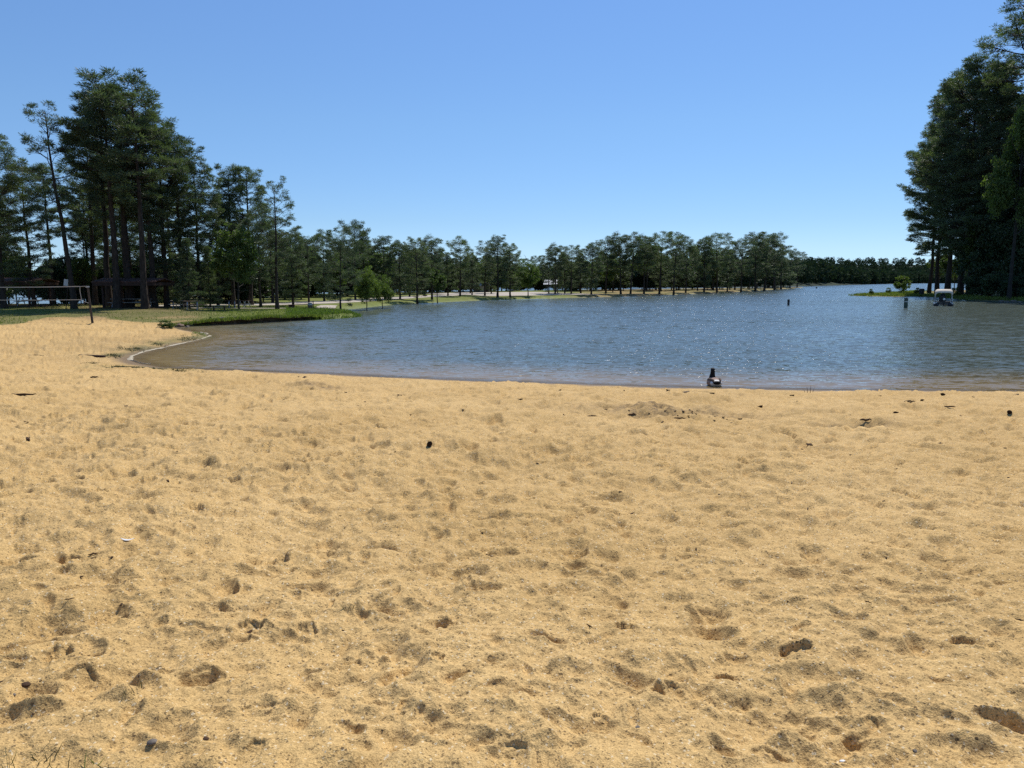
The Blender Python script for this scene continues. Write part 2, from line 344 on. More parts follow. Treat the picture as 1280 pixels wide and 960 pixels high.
M = dict(
    ground=ground_material(), water=water_material(),
    pine=leaf_material('pine_needles', (.050, .069, .044), (.142, .172, .096), .30),
    pinelite=leaf_material('young_pine_needles', (.035, .055, .018), (.085, .11, .035), .2),
    oak=leaf_material('hardwood_leaves', (.055, .083, .024), (.130, .165, .045), .42),
    dark=leaf_material('dense_dark_leaves', (.030, .050, .026), (.085, .118, .052), .25),
    farleaf=leaf_material('far_leaves', (.020, .034, .022), (.050, .070, .038), .12, 0, .9, .05),
    blade=leaf_material('grass_blades', (.08, .11, .022), (.19, .21, .05), .35),
    reed=leaf_material('reed_blades', (.08, .12, .022), (.19, .23, .05), .4),
    dryblade=leaf_material('dry_grass_blades', (.06, .06, .03), (.13, .12, .06), .2),
    bark=bark_material('pine_bark', (.022, .017, .014), (.075, .055, .042)),
    barkgrey=bark_material('hardwood_bark', (.020, .018, .015), (.060, .052, .044)),
    soil=simple('bank_soil', (.085, .058, .035), .95, .5, 3, .1, 0, .8),
    hill=simple('wooded_hill_floor', (.030, .040, .024), .95, .3, .05, .1),
    road=simple('pale_gravel_road', (.42, .37, .31), .95, .2, 2, .1),
    wood=simple('weathered_wood', (.16, .11, .075), .85, .35, 6, .2, 0, .4),
    darkwood=simple('dark_stained_wood', (.055, .032, .024), .8, .3, 5, .2, 0, .3),
    palewood=simple('pale_worn_wood', (.33, .29, .24), .85, .3, 6, .2, 0, .3),
    postwood=simple('grey_post_wood', (.062, .052, .044), .85, .3, 6, .2, 0, .3),
    roof=simple('brown_shingle_roof', (.095, .05, .038), .9, .3, 5, .2, 0, .4),
    metalroof=simple('pale_metal_roof', (.42, .42, .43), .4, .08, 2, .5),
    tan=simple('tan_wall', (.33, .26, .17), .85, .12, 3, .2),
    white=simple('white_paint', (.70, .70, .68), .5, .08, 5),
    tape=simple('off_white_net_tape', (.36, .35, .33), .8, .12, 6, .2),
    steel=simple('galvanised_steel', (.42, .43, .44), .4, .15, 10, .5, .6),
    green=simple('dark_green_paint', (.045, .075, .055), .6, .25, 6),
    black=simple('black_paint', (.018, .018, .02), .5, .3, 6),
    navy=simple('dark_boat_hull', (.022, .025, .032), .35, .3, 4, .5),
    canvas=simple('cream_canvas', (.66, .57, .46), .9, .12, 4, .1),
    cone=simple('pine_cone_scales', (.045, .027, .016), .9, .5, 60, .1, 0, .6),
    chip=simple('dark_bark_chip', (.075, .045, .028), .9, .5, 50, .1, 0, .5),
    stick=simple('grey_driftwood', (.24, .18, .12), .9, .4, 20, .1, 0, .5),
    stone=simple('grey_pebble', (.17, .145, .12), .9, .4, 25, .1, 0, .3),
    foam=simple('water_foam', (.40, .345, .25), .9, .2, 14, .1),
    skin=simple('skin', (.42, .24, .16), .6, .1, 5),
    shirt=simple('dark_blue_shirt', (.03, .04, .07), .85, .2, 8, .1),
    hair=simple('brown_hair', (.09, .05, .03), .7, .2, 20, .2),
)

# ------------------------------------------------------------------ object helpers
def tag(o, label=None, cat=None, group=None, kind=None):
    if label: o['label'] = label
    if cat: o['category'] = cat
    if group: o['group'] = group
    if kind: o['kind'] = kind
    return o
def empty(name, loc=(0, 0, 0), rz=0):
    o = bpy.data.objects.new(name, None); COL.objects.link(o); o.location = loc; o.rotation_euler = (0, 0, rz); o.empty_display_size = .3; return o
def npmesh(name, V, Fc, mats, parent=None, smooth=False, attrs=None, mi=None):
    """V (n,3); Fc (m,k) index array (k = 3 or 4) or a list of such arrays"""
    me = bpy.data.meshes.new(name); V = np.asarray(V, np.float32)
    Fs = Fc if isinstance(Fc, list) else [Fc]
    Fs = [np.asarray(f, np.int32) for f in Fs if len(f)]
    me.vertices.add(len(V)); me.vertices.foreach_set('co', V.ravel())
    nl = sum(f.size for f in Fs); nf = sum(len(f) for f in Fs)
    me.loops.add(nl); me.polygons.add(nf)
    me.loops.foreach_set('vertex_index', np.concatenate([f.ravel() for f in Fs]))
    tot = np.concatenate([np.full(len(f), f.shape[1], np.int32) for f in Fs])
    me.polygons.foreach_set('loop_start', np.concatenate([[0], np.cumsum(tot)[:-1]]).astype(np.int32))
    me.polygons.foreach_set('use_smooth', np.full(nf, smooth))
    for m in (mats if isinstance(mats, (list, tuple)) else [mats]): me.materials.append(m)
    if mi is not None: me.polygons.foreach_set('material_index', np.asarray(mi, np.int32))
    for k, (dom, v) in (attrs or {}).items():
        a = me.attributes.new(k, 'FLOAT', dom); a.data.foreach_set('value', np.asarray(v, np.float32))
    me.update(calc_edges=True); me.validate()
    o = bpy.data.objects.new(name, me); COL.objects.link(o)
    if parent: o.parent = parent
    return o
def bmobj(name, bm, mat, parent=None, smooth=False, bevel=0):
    me = bpy.data.meshes.new(name)
    if bevel: bmesh.ops.bevel(bm, geom=bm.edges[:], offset=bevel, segments=2, affect='EDGES', clamp_overlap=True)
    if smooth:
        for f in bm.faces: f.smooth = True
    bm.to_mesh(me); bm.free()
    for m in (mat if isinstance(mat, (list, tuple)) else [mat]): me.materials.append(m)
    o = bpy.data.objects.new(name, me); COL.objects.link(o)
    if parent: o.parent = parent
    return o
def bx(bm, c, s, rot=None):
    r = bmesh.ops.create_cube(bm, size=1); mt = Matrix.Translation(c) @ (rot or Matrix()) @ Matrix.Diagonal((*s, 1))
    bmesh.ops.transform(bm, matrix=mt, verts=r['verts']); return r['verts']
def cyl(bm, a, b, r0, r1=None, seg=10):
    a, b = Vector(a), Vector(b); d = b - a; r1 = r0 if r1 is None else r1
    r = bmesh.ops.create_cone(bm, cap_ends=True, segments=seg, radius1=r0, radius2=r1, depth=d.length)
    bmesh.ops.transform(bm, matrix=Matrix.Translation((a + b) / 2) @ d.to_track_quat('Z', 'Y').to_matrix().to_4x4(), verts=r['verts'])
def box_obj(name, c, s, mat, parent=None, bevel=.01, rot=None):
    bm = bmesh.new(); bx(bm, c, s, rot); return bmobj(name, bm, mat, parent, bevel=bevel)
def copy_tree(o, parent=None):
    c = o.copy(); COL.objects.link(c); c.parent = parent
    for ch in list(o.children): copy_tree(ch, c)
    return c
def tubes(paths, seg=7):
    """paths: list of (points (k,3), radii (k)) -> V, F"""
    Vs, Fs, off = [], [], 0
    for P, rad in paths:
        P = np.asarray(P, float); k = len(P)
        T = np.gradient(P, axis=0); T /= np.linalg.norm(T, axis=1)[:, None] + 1e-9
        ref = np.where(np.abs(T[:, 2:3]) > .9, [[1., 0, 0]], [[0, 0, 1.]])
        A = np.cross(T, ref); A /= np.linalg.norm(A, axis=1)[:, None] + 1e-9; B = np.cross(T, A)
        th = np.linspace(0, 2 * np.pi, seg, endpoint=False)
        ring = P[:, None] + np.asarray(rad)[:, None, None] * (np.cos(th)[None, :, None] * A[:, None] + np.sin(th)[None, :, None] * B[:, None])
        Vs.append(ring.reshape(-1, 3))
        i = np.arange(k - 1)[:, None] * seg; j = np.arange(seg)[None]; j2 = (j + 1) % seg
        Fs.append(np.stack([i + j, i + j2, i + seg + j2, i + seg + j], -1).reshape(-1, 4) + off); off += k * seg
    return np.concatenate(Vs), np.concatenate(Fs)
def blades(C, dirs, length, width, rng, tone):
    """diamond blades from base points C along dirs"""
    n = len(C); d = dirs / (np.linalg.norm(dirs, axis=1)[:, None] + 1e-9)
    s = np.cross(d, rng.normal(size=(n, 3))); s /= np.linalg.norm(s, axis=1)[:, None] + 1e-9
    L = np.asarray(length)[:, None] if np.ndim(length) else length; W = np.asarray(width)[:, None] if np.ndim(width) else width
    V = np.stack([C, C + d * L * .5 + s * W * .5, C + d * L, C + d * L * .5 - s * W * .5], 1).reshape(-1, 3)
    return V, np.arange(4 * n).reshape(-1, 4), np.asarray(tone)

# ------------------------------------------------------------------ ground: beach and lawn from one grid
def make_ground():
    rows_py = np.concatenate([np.linspace(1500, 970, 70, endpoint=False), np.linspace(970, 405, 640, endpoint=False), np.linspace(405, 380, 90, endpoint=False), np.linspace(380, 357.2, 100)])
    ys = np.array([at_z(640, p, 1.35 - .95 * float(sstep(900, 420, np.array(p)) if False else (1 if p < 420 else max(0, min(1, (700 - p) / 280)))))[1] for p in rows_py])
    ys = np.maximum.accumulate(ys); ys = np.concatenate([[-3, -1, .2], ys])
    px = np.concatenate([np.linspace(-1300, -80, 110, endpoint=False), np.linspace(-80, 1360, 1440), np.linspace(1360, 2500, 90)[1:]])
    u = (px - 640) / F
    X = u[None] * np.maximum(ys, 3.0)[:, None] * np.ones_like(ys)[:, None]; Y = np.repeat(ys[:, None], len(u), 1)
    x, y = X.ravel(), Y.ravel()
    s = sdf(x, y, MAIN)
    z = terrain(x, y, s, True); g = np.where(y > 20, grass_amount(x, y), 0)
    pxx = 640 + F * x / np.maximum(y, .5)
    lush = np.clip(.25 + .75 * sstep(235, 310, pxx) + .7 * (1 - sstep(60, 120, pxx)) * sstep(56, 62, y), 0, 1) + .25 * vnoise(x * .3, y * .3, 71)
    lush = np.clip(lush, 0, 1)
    # bare trodden trail in the turf, and bare earth under the trees of the far point
    trail = sstep(.5, .1, np.abs(fbm(x * .25 + 3, y * .25, 33, 2))) * sstep(165, 185, pxx) * sstep(265, 235, pxx) * sstep(62, 55, y)
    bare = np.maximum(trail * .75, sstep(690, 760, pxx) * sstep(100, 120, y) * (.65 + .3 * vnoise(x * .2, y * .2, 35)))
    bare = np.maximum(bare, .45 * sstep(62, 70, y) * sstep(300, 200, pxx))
    # green weeds creeping into the sand round the cove
    weed = np.zeros_like(x)
    for (qx, qy, rx, ry) in ((142, 437, 12, 3), (175, 430, 22, 3), (165, 455, 26, 4), (205, 460, 34, 3), (232, 419, 14, 4), (200, 424, 14, 2)):
        cx, cy, _ = at_z(qx, qy, .25); ax = rx * cy / F; ay = ry * cy * cy / (F * 2.7)
        weed = np.maximum(weed, np.exp(-((x - cx) / ax) ** 2 - ((y - cy) / ay) ** 2))
    g2 = np.maximum(g * (1 - bare), weed * .75)
    wet = sstep(.85, .05, s + .3 * vnoise(x * 1.7, y * 1.7, 55)); wet = np.where((y > 52), np.minimum(wet, 1) * .8, wet)
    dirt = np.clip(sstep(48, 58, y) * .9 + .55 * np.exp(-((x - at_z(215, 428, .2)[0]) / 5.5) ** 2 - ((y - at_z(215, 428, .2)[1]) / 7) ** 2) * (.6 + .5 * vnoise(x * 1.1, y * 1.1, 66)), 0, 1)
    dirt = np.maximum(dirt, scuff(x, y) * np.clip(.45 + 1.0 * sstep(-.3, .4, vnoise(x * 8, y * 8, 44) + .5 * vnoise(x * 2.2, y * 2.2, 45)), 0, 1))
    nr, nc = X.shape
    i = np.arange(nr - 1)[:, None] * nc; j = np.arange(nc - 1)[None]
    Fq = np.stack([i + j, i + j + 1, i + nc + j + 1, i + nc + j], -1).reshape(-1, 4)
    sm = s[Fq].max(1); keep = sm > -6; Fq = Fq[keep]
    fg = (g[Fq].mean(1) > .5) | (y[Fq].mean(1) > 52)
    V = np.stack([x, y, z], 1)
    for nm, sel in (('beach', ~fg), ('lawn', fg)):
        q = Fq[sel]; used = np.unique(q); inv = np.zeros(len(V), np.int32); inv[used] = np.arange(len(used))
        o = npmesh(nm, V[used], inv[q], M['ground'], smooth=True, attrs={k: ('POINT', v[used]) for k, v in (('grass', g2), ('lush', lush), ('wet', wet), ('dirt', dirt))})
        tag(o, kind='structure')
make_ground()

def simple_land(name, poly, prof, rows, cols, bbox, grass, lush, dirt):
    xs = np.linspace(bbox[0], bbox[1], cols); ys = np.linspace(bbox[2], bbox[3], rows); X, Y = np.meshgrid(xs, ys); x, y = X.ravel(), Y.ravel()
    s = sdf(x, y, poly); z = prof(x, y, s)
    i = np.arange(rows - 1)[:, None] * cols; j = np.arange(cols - 1)[None]
    Fq = np.stack([i + j, i + j + 1, i + cols + j + 1, i + cols + j], -1).reshape(-1, 4); Fq = Fq[s[Fq].max(1) > -8]
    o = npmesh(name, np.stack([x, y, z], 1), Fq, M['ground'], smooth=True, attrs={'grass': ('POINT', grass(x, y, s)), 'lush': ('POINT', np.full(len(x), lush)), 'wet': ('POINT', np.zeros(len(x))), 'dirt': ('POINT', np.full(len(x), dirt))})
    return tag(o, kind='structure')
def rprof(x, y, s):
    s = s + .5 * vnoise(x * .15, y * .15, 14)
    inl = sstep(76, 96, x)
    return np.where(s > 0, .12 * sstep(0, 1.2, s) + (.18 + .9 * inl) * (1 - np.exp(-s / 7)), np.maximum(s * .08, -1.5))
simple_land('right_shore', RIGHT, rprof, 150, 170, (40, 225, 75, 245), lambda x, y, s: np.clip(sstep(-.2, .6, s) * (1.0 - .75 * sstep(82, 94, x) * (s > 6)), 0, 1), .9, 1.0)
def rz_(x, y):
    a = np.array([float(x)]); b = np.array([float(y)]); return float(rprof(a, b, sdf(a, b, RIGHT))[0])
def fprof(x, y, s):
    return np.where(s > 0, .5 * sstep(0, 4, s) + 26 * sstep(10, 330, s) * sstep(150, 640, x) + 9 * sstep(10, 160, s) + 2.5 * vnoise(x * .012, y * .012, 4), np.maximum(s * .05, -2))
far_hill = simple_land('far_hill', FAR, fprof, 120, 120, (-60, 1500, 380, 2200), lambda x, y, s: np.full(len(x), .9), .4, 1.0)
far_hill.data.materials[0] = M['hill']

# ------------------------------------------------------------------ lake
def make_lake():
    pys = np.concatenate([[560], np.linspace(500, 440, 150), np.linspace(440, 385, 110)[1:], np.linspace(385, 353, 90)[1:], [352.2, 351.75]])
    ys = np.array([at_z(640, p, 0)[1] for p in pys])
    px = np.concatenate([np.linspace(-2500, 100, 60, endpoint=False), np.linspace(100, 500, 160, endpoint=False), np.linspace(500, 1400, 110, endpoint=False), np.linspace(1400, 3500, 40)])
    u = (px - 640) / F; X = u[None] * ys[:, None]; Y = np.repeat(ys[:, None], len(u), 1); x, y = X.ravel(), Y.ravel()
    dep = -sdf(x, y, MAIN)
    dr = -sdf(x, y, RIGHT); d = np.minimum(dep, dr)
    shallow = sstep(7.0, .2, dep + .5 * vnoise(x * .8, y * .8, 3)) * sstep(60, 45, y)
    cove = np.exp(-((x - at_z(260, 440)[0]) / 6.5) ** 2 - ((y - at_z(260, 440)[1]) / 9) ** 2)
    shallow = np.clip(np.maximum(shallow, .6 * cove), 0, 1)
    calm = np.clip(.6 + .4 * sstep(0, 5, d), 0, 1) * (1 - .45 * cove)
    clear = .75 * sstep(.9, -.2, dep) * sstep(60, 45, y)
    nr, nc = X.shape; i = np.arange(nr - 1)[:, None] * nc; j = np.arange(nc - 1)[None]
    Fq = np.stack([i + j, i + j + 1, i + nc + j + 1, i + nc + j], -1).reshape(-1, 4)
    Fq = Fq[(dep[Fq].max(1) > -3)]
    o = npmesh('lake_water', np.stack([x, y, np.zeros_like(x)], 1), Fq, M['water'], smooth=True, attrs={'shallow': ('POINT', shallow), 'calm': ('POINT', calm), 'clear': ('POINT', clear)})
    tag(o, kind='structure')
make_lake()
# lake bed reaching the horizon under everything
bm = bmesh.new(); bx(bm, (0, 3000, -3.1), (14000, 9000, 1)); tag(bmobj('lake_bed', bm, M['soil']), kind='structure')

# eroded bank face along the grassy edge
def make_bank():
    P = chaikin(BANK, 3); rng = np.random.default_rng(3)
    t = np.concatenate([[0], np.cumsum(np.hypot(*np.diff(P, axis=0).T))]); tt = np.arange(0, t[-1], .12)
    x, y = np.interp(tt, t, P[:, 0]), np.interp(tt, t, P[:, 1])
    tx, ty = np.gradient(x), np.gradient(y); L = np.hypot(tx, ty); nx, ny = ty / L, -tx / L   # towards the water
    hgt = (.30 + .07 * fbm(tt * .8, tt * 0, 9, 3)) * sstep(0, 3.5, tt) * (1 - .5 * sstep(t[-1] - 3, t[-1], tt))
    lev = [(-.25, .12), (.0, .04), (.35, -.12), (.75, -.04), (.95, .10), (1.03, -.15), (1.0, -.7)]
    V = []
    for (h, off) in lev:
        o_ = off + .10 * vnoise(tt * 2.3, np.full_like(tt, h * 5), 31) + .05 * vnoise(tt * 6, np.full_like(tt, h * 9), 32) - .05
        z = np.where(h > 0, h * hgt, h) + .015
        V.append(np.stack([x + nx * o_, y + ny * o_, z], 1))
    V = np.array(V); k = len(tt); i = np.arange(len(lev) - 1)[:, None] * k; j = np.arange(k - 1)[None]
    Fq = np.stack([i + j, i + j + 1, i + k + j + 1, i + k + j], -1).reshape(-1, 4)
    tag(npmesh('bank', V.reshape(-1, 3), Fq, M['soil'], smooth=False), kind='structure')
    return x, y, hgt, nx, ny
BX, BY, BH, BNX, BNY = make_bank()

# pale road, car park and walkways
def strip(name, pts, width, lift=.03):
    P = chaikin([at_D(px, D) for px, D in pts], 3)
    t = np.concatenate([[0], np.cumsum(np.hypot(*np.diff(P, axis=0).T))]); tt = np.arange(0, t[-1], 1.0)
    x, y = np.interp(tt, t, P[:, 0]), np.interp(tt, t, P[:, 1]); tx, ty = np.gradient(x), np.gradient(y); L = np.hypot(tx, ty); nx, ny = -ty / L, tx / L
    V = []
    for f in np.linspace(-.5, .5, 7):
        xx, yy = x + nx * f * width, y + ny * f * width; V.append(np.stack([xx, yy, terrain(xx, yy) + lift + .02 * (1 - abs(f) * 2)], 1))
    V = np.array(V); k = len(tt); i = np.arange(6)[:, None] * k; j = np.arange(k - 1)[None]
    Fq = np.stack([i + j, i + j + 1, i + k + j + 1, i + k + j], -1).reshape(-1, 4)
    tag(npmesh(name, V.reshape(-1, 3), Fq, M['road'], smooth=True), kind='structure')
strip('road', [(180, 76), (260, 80), (330, 84), (400, 92), (450, 104), (500, 118), (540, 130), (580, 142)], 5)
strip('car_park', [(560, 140), (600, 145), (650, 152), (712, 160)], 22, .06)
strip('path', [(236, 70), (252, 71), (275, 71.5), (330, 72), (400, 77), (412, 84)], 1.8, .07)

# ------------------------------------------------------------------ far wood across the lake (one mass)
def make_far_wood():
    rng = np.random.default_rng(8); V, Fq, T = [], [], []; off = 0
    pts = []
    edge = chaikin([at_D(px, D) for px, D in ((1480, 1430), (1400, 1400), (1157, 1180), (1080, 760), (1004, 480), (960, 430), (900, 410), (780, 420), (690, 430))], 2)
    t = np.concatenate([[0], np.cumsum(np.hypot(*np.diff(edge, axis=0).T))])
    for row, (back_, step) in enumerate(((6, 5.5), (14, 6), (26, 7), (45, 9), (75, 11), (115, 13), (165, 15), (225, 18), (300, 20))):
        for tt in np.arange(0, t[-1], step):
            x = np.interp(tt, t, edge[:, 0]); y = np.interp(tt, t, edge[:, 1])
            x2 = np.interp(tt + 1, t, edge[:, 0]); y2 = np.interp(tt + 1, t, edge[:, 1])
            L = math.hypot(x2 - x, y2 - y) + 1e-6; nx, ny = (y2 - y) / L, -(x2 - x) / L
            if ny < 0 and nx < 0: nx, ny = -nx, -ny
            if (x - 0) * nx + y * ny < 0: nx, ny = -nx, -ny
            pts.append((x + nx * (back_ + rng.normal() * 3) + rng.normal() * 2, y + ny * back_ + rng.normal() * 3))
    P = np.array(pts); s = sdf(P[:, 0], P[:, 1], FAR); z = fprof(P[:, 0], P[:, 1], s)
    for (x, y), zz, ss in zip(P, z, s):
        if ss < 1: continue
        D = y; H = (9.5 if D < 560 else 13) * rng.uniform(.9, 1.14); r = H * rng.uniform(.28, .40); n = 230
        low = .05 if ss < 18 else .3
        d = rng.normal(size=(n, 3)); d /= np.linalg.norm(d, axis=1)[:, None]
        rad = rng.uniform(.55, 1.05, n)[:, None]
        C = d * rad * [r, r, H * (1 - low) * .5] + [x, y, zz + H * (low + (1 - low) * .5)]
        lob = rng.normal(size=(7, 3)); lob /= np.linalg.norm(lob, axis=1)[:, None]
        C += (lob[rng.integers(0, 7, n)]) * r * .35
        v, f, tn = blades(C, d + rng.normal(size=(n, 3)) * .6, rng.uniform(1.2, 2.6, n) * H / 13, rng.uniform(1.1, 2.1, n) * H / 13, rng, None if False else np.clip(rng.normal(.4, .15) + .3 * rng.random(n), 0, 1))
        V.append(v); Fq.append(f + off); T.append(tn); off += len(v)
    o = npmesh('far_wood', np.concatenate(V), np.concatenate(Fq), M['farleaf'], attrs={'tone': ('FACE', np.concatenate(T))})
    tag(o, kind='stuff')
make_far_wood()

# ------------------------------------------------------------------ trees: prototypes
def pine(seed, H=20., start=.45, cr=3.4, limbs=34, tuft_r=.55, per=34, blen=.42, bw=.075, prof='round', mat='pine', tr=.30, lean=0., droop=0., low_stubs=3, density=1.0):
    rng = np.random.default_rng(seed); paths = []; tuft_r *= .95; per = int(per * 1.2); density *= 1.3; blen *= .92; bw *= .75; cr *= 1.05; limbs = int(limbs * 1.1)
    if H == 14.: density *= 1.3; tuft_r *= 1.06
    zz = np.linspace(0, 1, 14)
    bend = np.cumsum(rng.normal(size=(14, 2)) * .012 * H / 14 * 3, axis=0); bend -= bend[0]
    bend[:, 0] += lean * H * zz ** 1.5
    TP = np.column_stack([bend, zz * H * .985 - .3 * (zz == 0)])
    TR = tr * (H / 20) * np.where(zz < .02, 1.45, np.where(zz < .1, 1.12, 1.0)) * (1 - .86 * zz ** 1.15)
    paths.append((TP, TR))
    tp = lambda h: np.array([np.interp(h, zz, TP[:, 0]), np.interp(h, zz, TP[:, 1]), np.interp(h, zz, TP[:, 2])])
    C, O, S = [], [], []
    az = rng.uniform(0, 6.28)
    for i in range(limbs):
        f = (i + rng.uniform(-.4, .4)) / limbs; f = min(max(f, 0), 1)
        h = start + (1 - start) * f ** .95 * .985
        az += 2.4 + rng.normal() * .5
        if prof == 'round': w = (.5 + .5 * min(1, f / .35)) * (math.sqrt(1 - ((f - .35) / .74) ** 2) if f > .35 else 1)
        elif prof == 'cone': w = 1.0 - .85 * f
        elif prof == 'flat': w = (.55 + .45 * min(1, f / .45)) * (math.sqrt(1 - ((f - .5) / .56) ** 2) if f > .5 else 1)
        else: w = .5 + .5 * math.sin(math.pi * f)
        Ln = cr * w * rng.uniform(.6, 1.15)
        el = R(-12 + 58 * f ** 1.3 - droop * (1 - f)) + rng.normal() * .16
        d = np.array([math.cos(az) * math.cos(el), math.sin(az) * math.cos(el), math.sin(el)])
        p0 = tp(h); k = 6; t = np.linspace(0, 1, k)
        side = np.cross(d, [0, 0, 1]); wob = np.cumsum(rng.normal(size=(k, 1)) * .05 * Ln, 0)
        P = p0 + d * t[:, None] * Ln + np.array([0, 0, 1]) * (t ** 2)[:, None] * Ln * .22 + side * (wob - wob[0])
        r0 = max(.02, .055 * (H / 20) * (Ln / cr) ** .8 * (1.25 - .5 * f))
        paths.append((P, r0 * (1 - .8 * t)))
        nt = max(3, int(round(density * 10 * Ln / cr + 2)))
        for q in range(nt):
            tq = rng.uniform(.34, 1.0) if q else 1.0
            b = np.array([np.interp(tq, t, P[:, c]) for c in range(3)])
            a2 = az + rng.choice([-1, 1]) * rng.uniform(.4, 1.2); sl = Ln * (1.05 - tq) * rng.uniform(.35, .8) + .25 * tuft_r
            dd = np.array([math.cos(a2), math.sin(a2), rng.uniform(.0, .55)])
            e = b + dd * sl if q else b
            if q and sl > .5: paths.append((np.stack([b, (b + e) / 2 + [0, 0, .06 * sl], e]), np.array([.018, .014, .008]) * H / 20))
            C.append(e + [0, 0, .1]); O.append(dd * .5 + d * .5 + [0, 0, .5]); S.append(rng.uniform(.7, 1.25) * tuft_r)
    for q in range(12):                 # leader
        C.append(tp(.80 + .18 * rng.random()) + rng.normal(size=3) * [.45, .45, .15]); O.append([0, 0, 1]); S.append(tuft_r * .9)
    for q in range(low_stubs):          # dead stubs below the crown
        h = rng.uniform(min(.2, start * .8), start); a = rng.uniform(0, 6.28); L = rng.uniform(.4, 1.4); p = tp(h)
        paths.append((np.stack([p, p + [math.cos(a) * L, math.sin(a) * L, rng.uniform(-.2, .25)]]), np.array([.035, .01]) * H / 20))
    C, O, S = np.array(C), np.array(O), np.array(S); n = len(C)
    idx = np.repeat(np.arange(n), per); m = len(idx)
    rd = rng.normal(size=(m, 3)); rd /= np.linalg.norm(rd, axis=1)[:, None]
    base = C[idx] + rd * (S[idx] * rng.uniform(0, .85, m))[:, None] * [1.1, 1.1, .38]
    dirs = rd * [1, 1, .6] + .55 * O[idx] / np.linalg.norm(O[idx], axis=1)[:, None]
    tone = np.clip(np.repeat(rng.normal(.42, .2, n), per) + rng.normal(0, .12, m), 0, 1)
    V, Fq, T = blades(base, dirs, rng.uniform(.6, 1.1, m) * blen, rng.uniform(.7, 1.2, m) * bw, rng, tone)
    tv, tf = tubes(paths)
    return (tv, tf, 'bark'), (V, Fq, T, mat)

def hardwood(seed, H=12., start=.22, rx=4.0, limbs=20, per=42, leaf=.26, mat='oak', clus=300, tr=.17, shape=1.0, trunks=1, gap=.25):
    rng = np.random.default_rng(seed); paths = []; C = []
    for tk in range(trunks):
        a0 = rng.uniform(0, 6.28); sp = .0 if trunks == 1 else .35
        z = np.linspace(0, 1, 10); b = np.cumsum(rng.normal(size=(10, 2)) * .05, 0); b -= b[0]
        TP = np.column_stack([b[:, 0] + sp * math.cos(a0) * (.3 + z * 3), b[:, 1] + sp * math.sin(a0) * (.3 + z * 3), z * H * .85 - .25 * (z == 0)])
        paths.append((TP, tr * H / 12 / math.sqrt(trunks) * (1.35 * (z < .02) + (z >= .02)) * (1 - .8 * z)))
        for i in range(limbs // trunks):
            f = rng.uniform(0, 1); h = start + (.95 - start) * f
            p0 = np.array([np.interp(h * H, TP[:, 2], TP[:, c]) for c in range(3)])
            az = i * 2.4 + rng.normal() * .4; el = R(15 + 50 * f) + rng.normal() * .15
            Ln = rx * (.55 + .5 * math.sin(math.pi * (f * .8 + .15))) * rng.uniform(.6, 1.0)
            d = np.array([math.cos(az) * math.cos(el), math.sin(az) * math.cos(el), math.sin(el)]); t = np.linspace(0, 1, 5)
            P = p0 + d * t[:, None] * Ln + rng.normal(size=(5, 3)) * .06 * Ln * t[:, None]
            paths.append((P, .06 * H / 12 * (1.1 - t) * (1.1 - .5 * f)))
    # leaf clusters through an uneven crown volume made of lobes
    zc, zh = H * (start + (1 - start) * .5), H * (1 - start) * .5
    lob = []
    for i in range(15):
        a, e = rng.uniform(0, 6.28), rng.uniform(-1, 1); w = (1 - e * e) ** .5 * (1 if shape == 1 else (1.15 - .55 * e))
        lob.append((np.array([math.cos(a) * rx * .62 * w, math.sin(a) * rx * .62 * w, zc + e * zh * .72]), rng.uniform(.26, .46)))
    n = 0
    while n < clus:
        c, s = lob[rng.integers(len(lob))]; d = rng.normal(size=3); d /= np.linalg.norm(d)
        p = c + d * rng.uniform(.45, 1.05) * s * np.array([rx, rx, zh * .95])
        if p[2] < H * start * .8: continue
        C.append(p); n += 1
    C = np.array(C); nn = len(C); idx = np.repeat(np.arange(nn), per); m = len(idx)
    cs = rng.uniform(.35, .75, nn) * rx / 4.0
    rd = rng.normal(size=(m, 3)); rd /= np.linalg.norm(rd, axis=1)[:, None]
    base = C[idx] + rd * (cs[idx] * rng.uniform(.2, 1, m))[:, None] * [1.1, 1.1, .6]
    dirs = rd + rng.normal(size=(m, 3)) * .7 + [0, 0, -.15]
    tone = np.clip(np.repeat(rng.normal(.45, .2, nn), per) + rng.normal(0, .14, m), 0, 1)
    V, Fq, T = blades(base, dirs, rng.uniform(.7, 1.2, m) * leaf, rng.uniform(.55, .8, m) * leaf, rng, tone)
    tv, tf = tubes(paths)
    return (tv, tf, 'barkgrey'), (V, Fq, T, mat)

PROTO = {}
def proto(key, H, data, bare=False):
    (tv, tf, bmat), (V, Fq, T, lmat) = data
    a = npmesh('trunk', tv, tf, M[bmat], smooth=True); b = npmesh('crown', V, Fq, M[lmat], attrs={'tone': ('FACE', T)})
    a.hide_render = b.hide_render = False
    H = float(np.percentile(V[:, 2], 99.9))
    PROTO[key] = (H, a.data, b.data)
    bpy.data.objects.remove(a); bpy.data.objects.remove(b)
proto('tall0', 20, pine(1, 20, .50, 3.0, 36))
proto('tall1', 20, pine(2, 20, .42, 3.3, 42))
proto('tall2', 20, pine(3, 20, .56, 2.8, 30, lean=.03))
proto('slim', 20, pine(4, 20, .40, 2.9, 22, prof='flat', density=.62, tuft_r=.5, lean=-.06))
proto('full0', 20, pine(5, 20, .20, 4.0, 56, density=1.15))
proto('full1', 20, pine(6, 20, .14, 4.4, 60, density=1.15, droop=10))
proto('flat0', 20, pine(7, 20, .55, 4.2, 26, prof='flat', density=.9))
proto('side', 20, pine(8, 20, .36, 3.6, 34, prof='flat', density=.75))
proto('wide0', 16, pine(9, 16, .16, 5.2, 52, density=1.2, tuft_r=.6, mat='pine'))
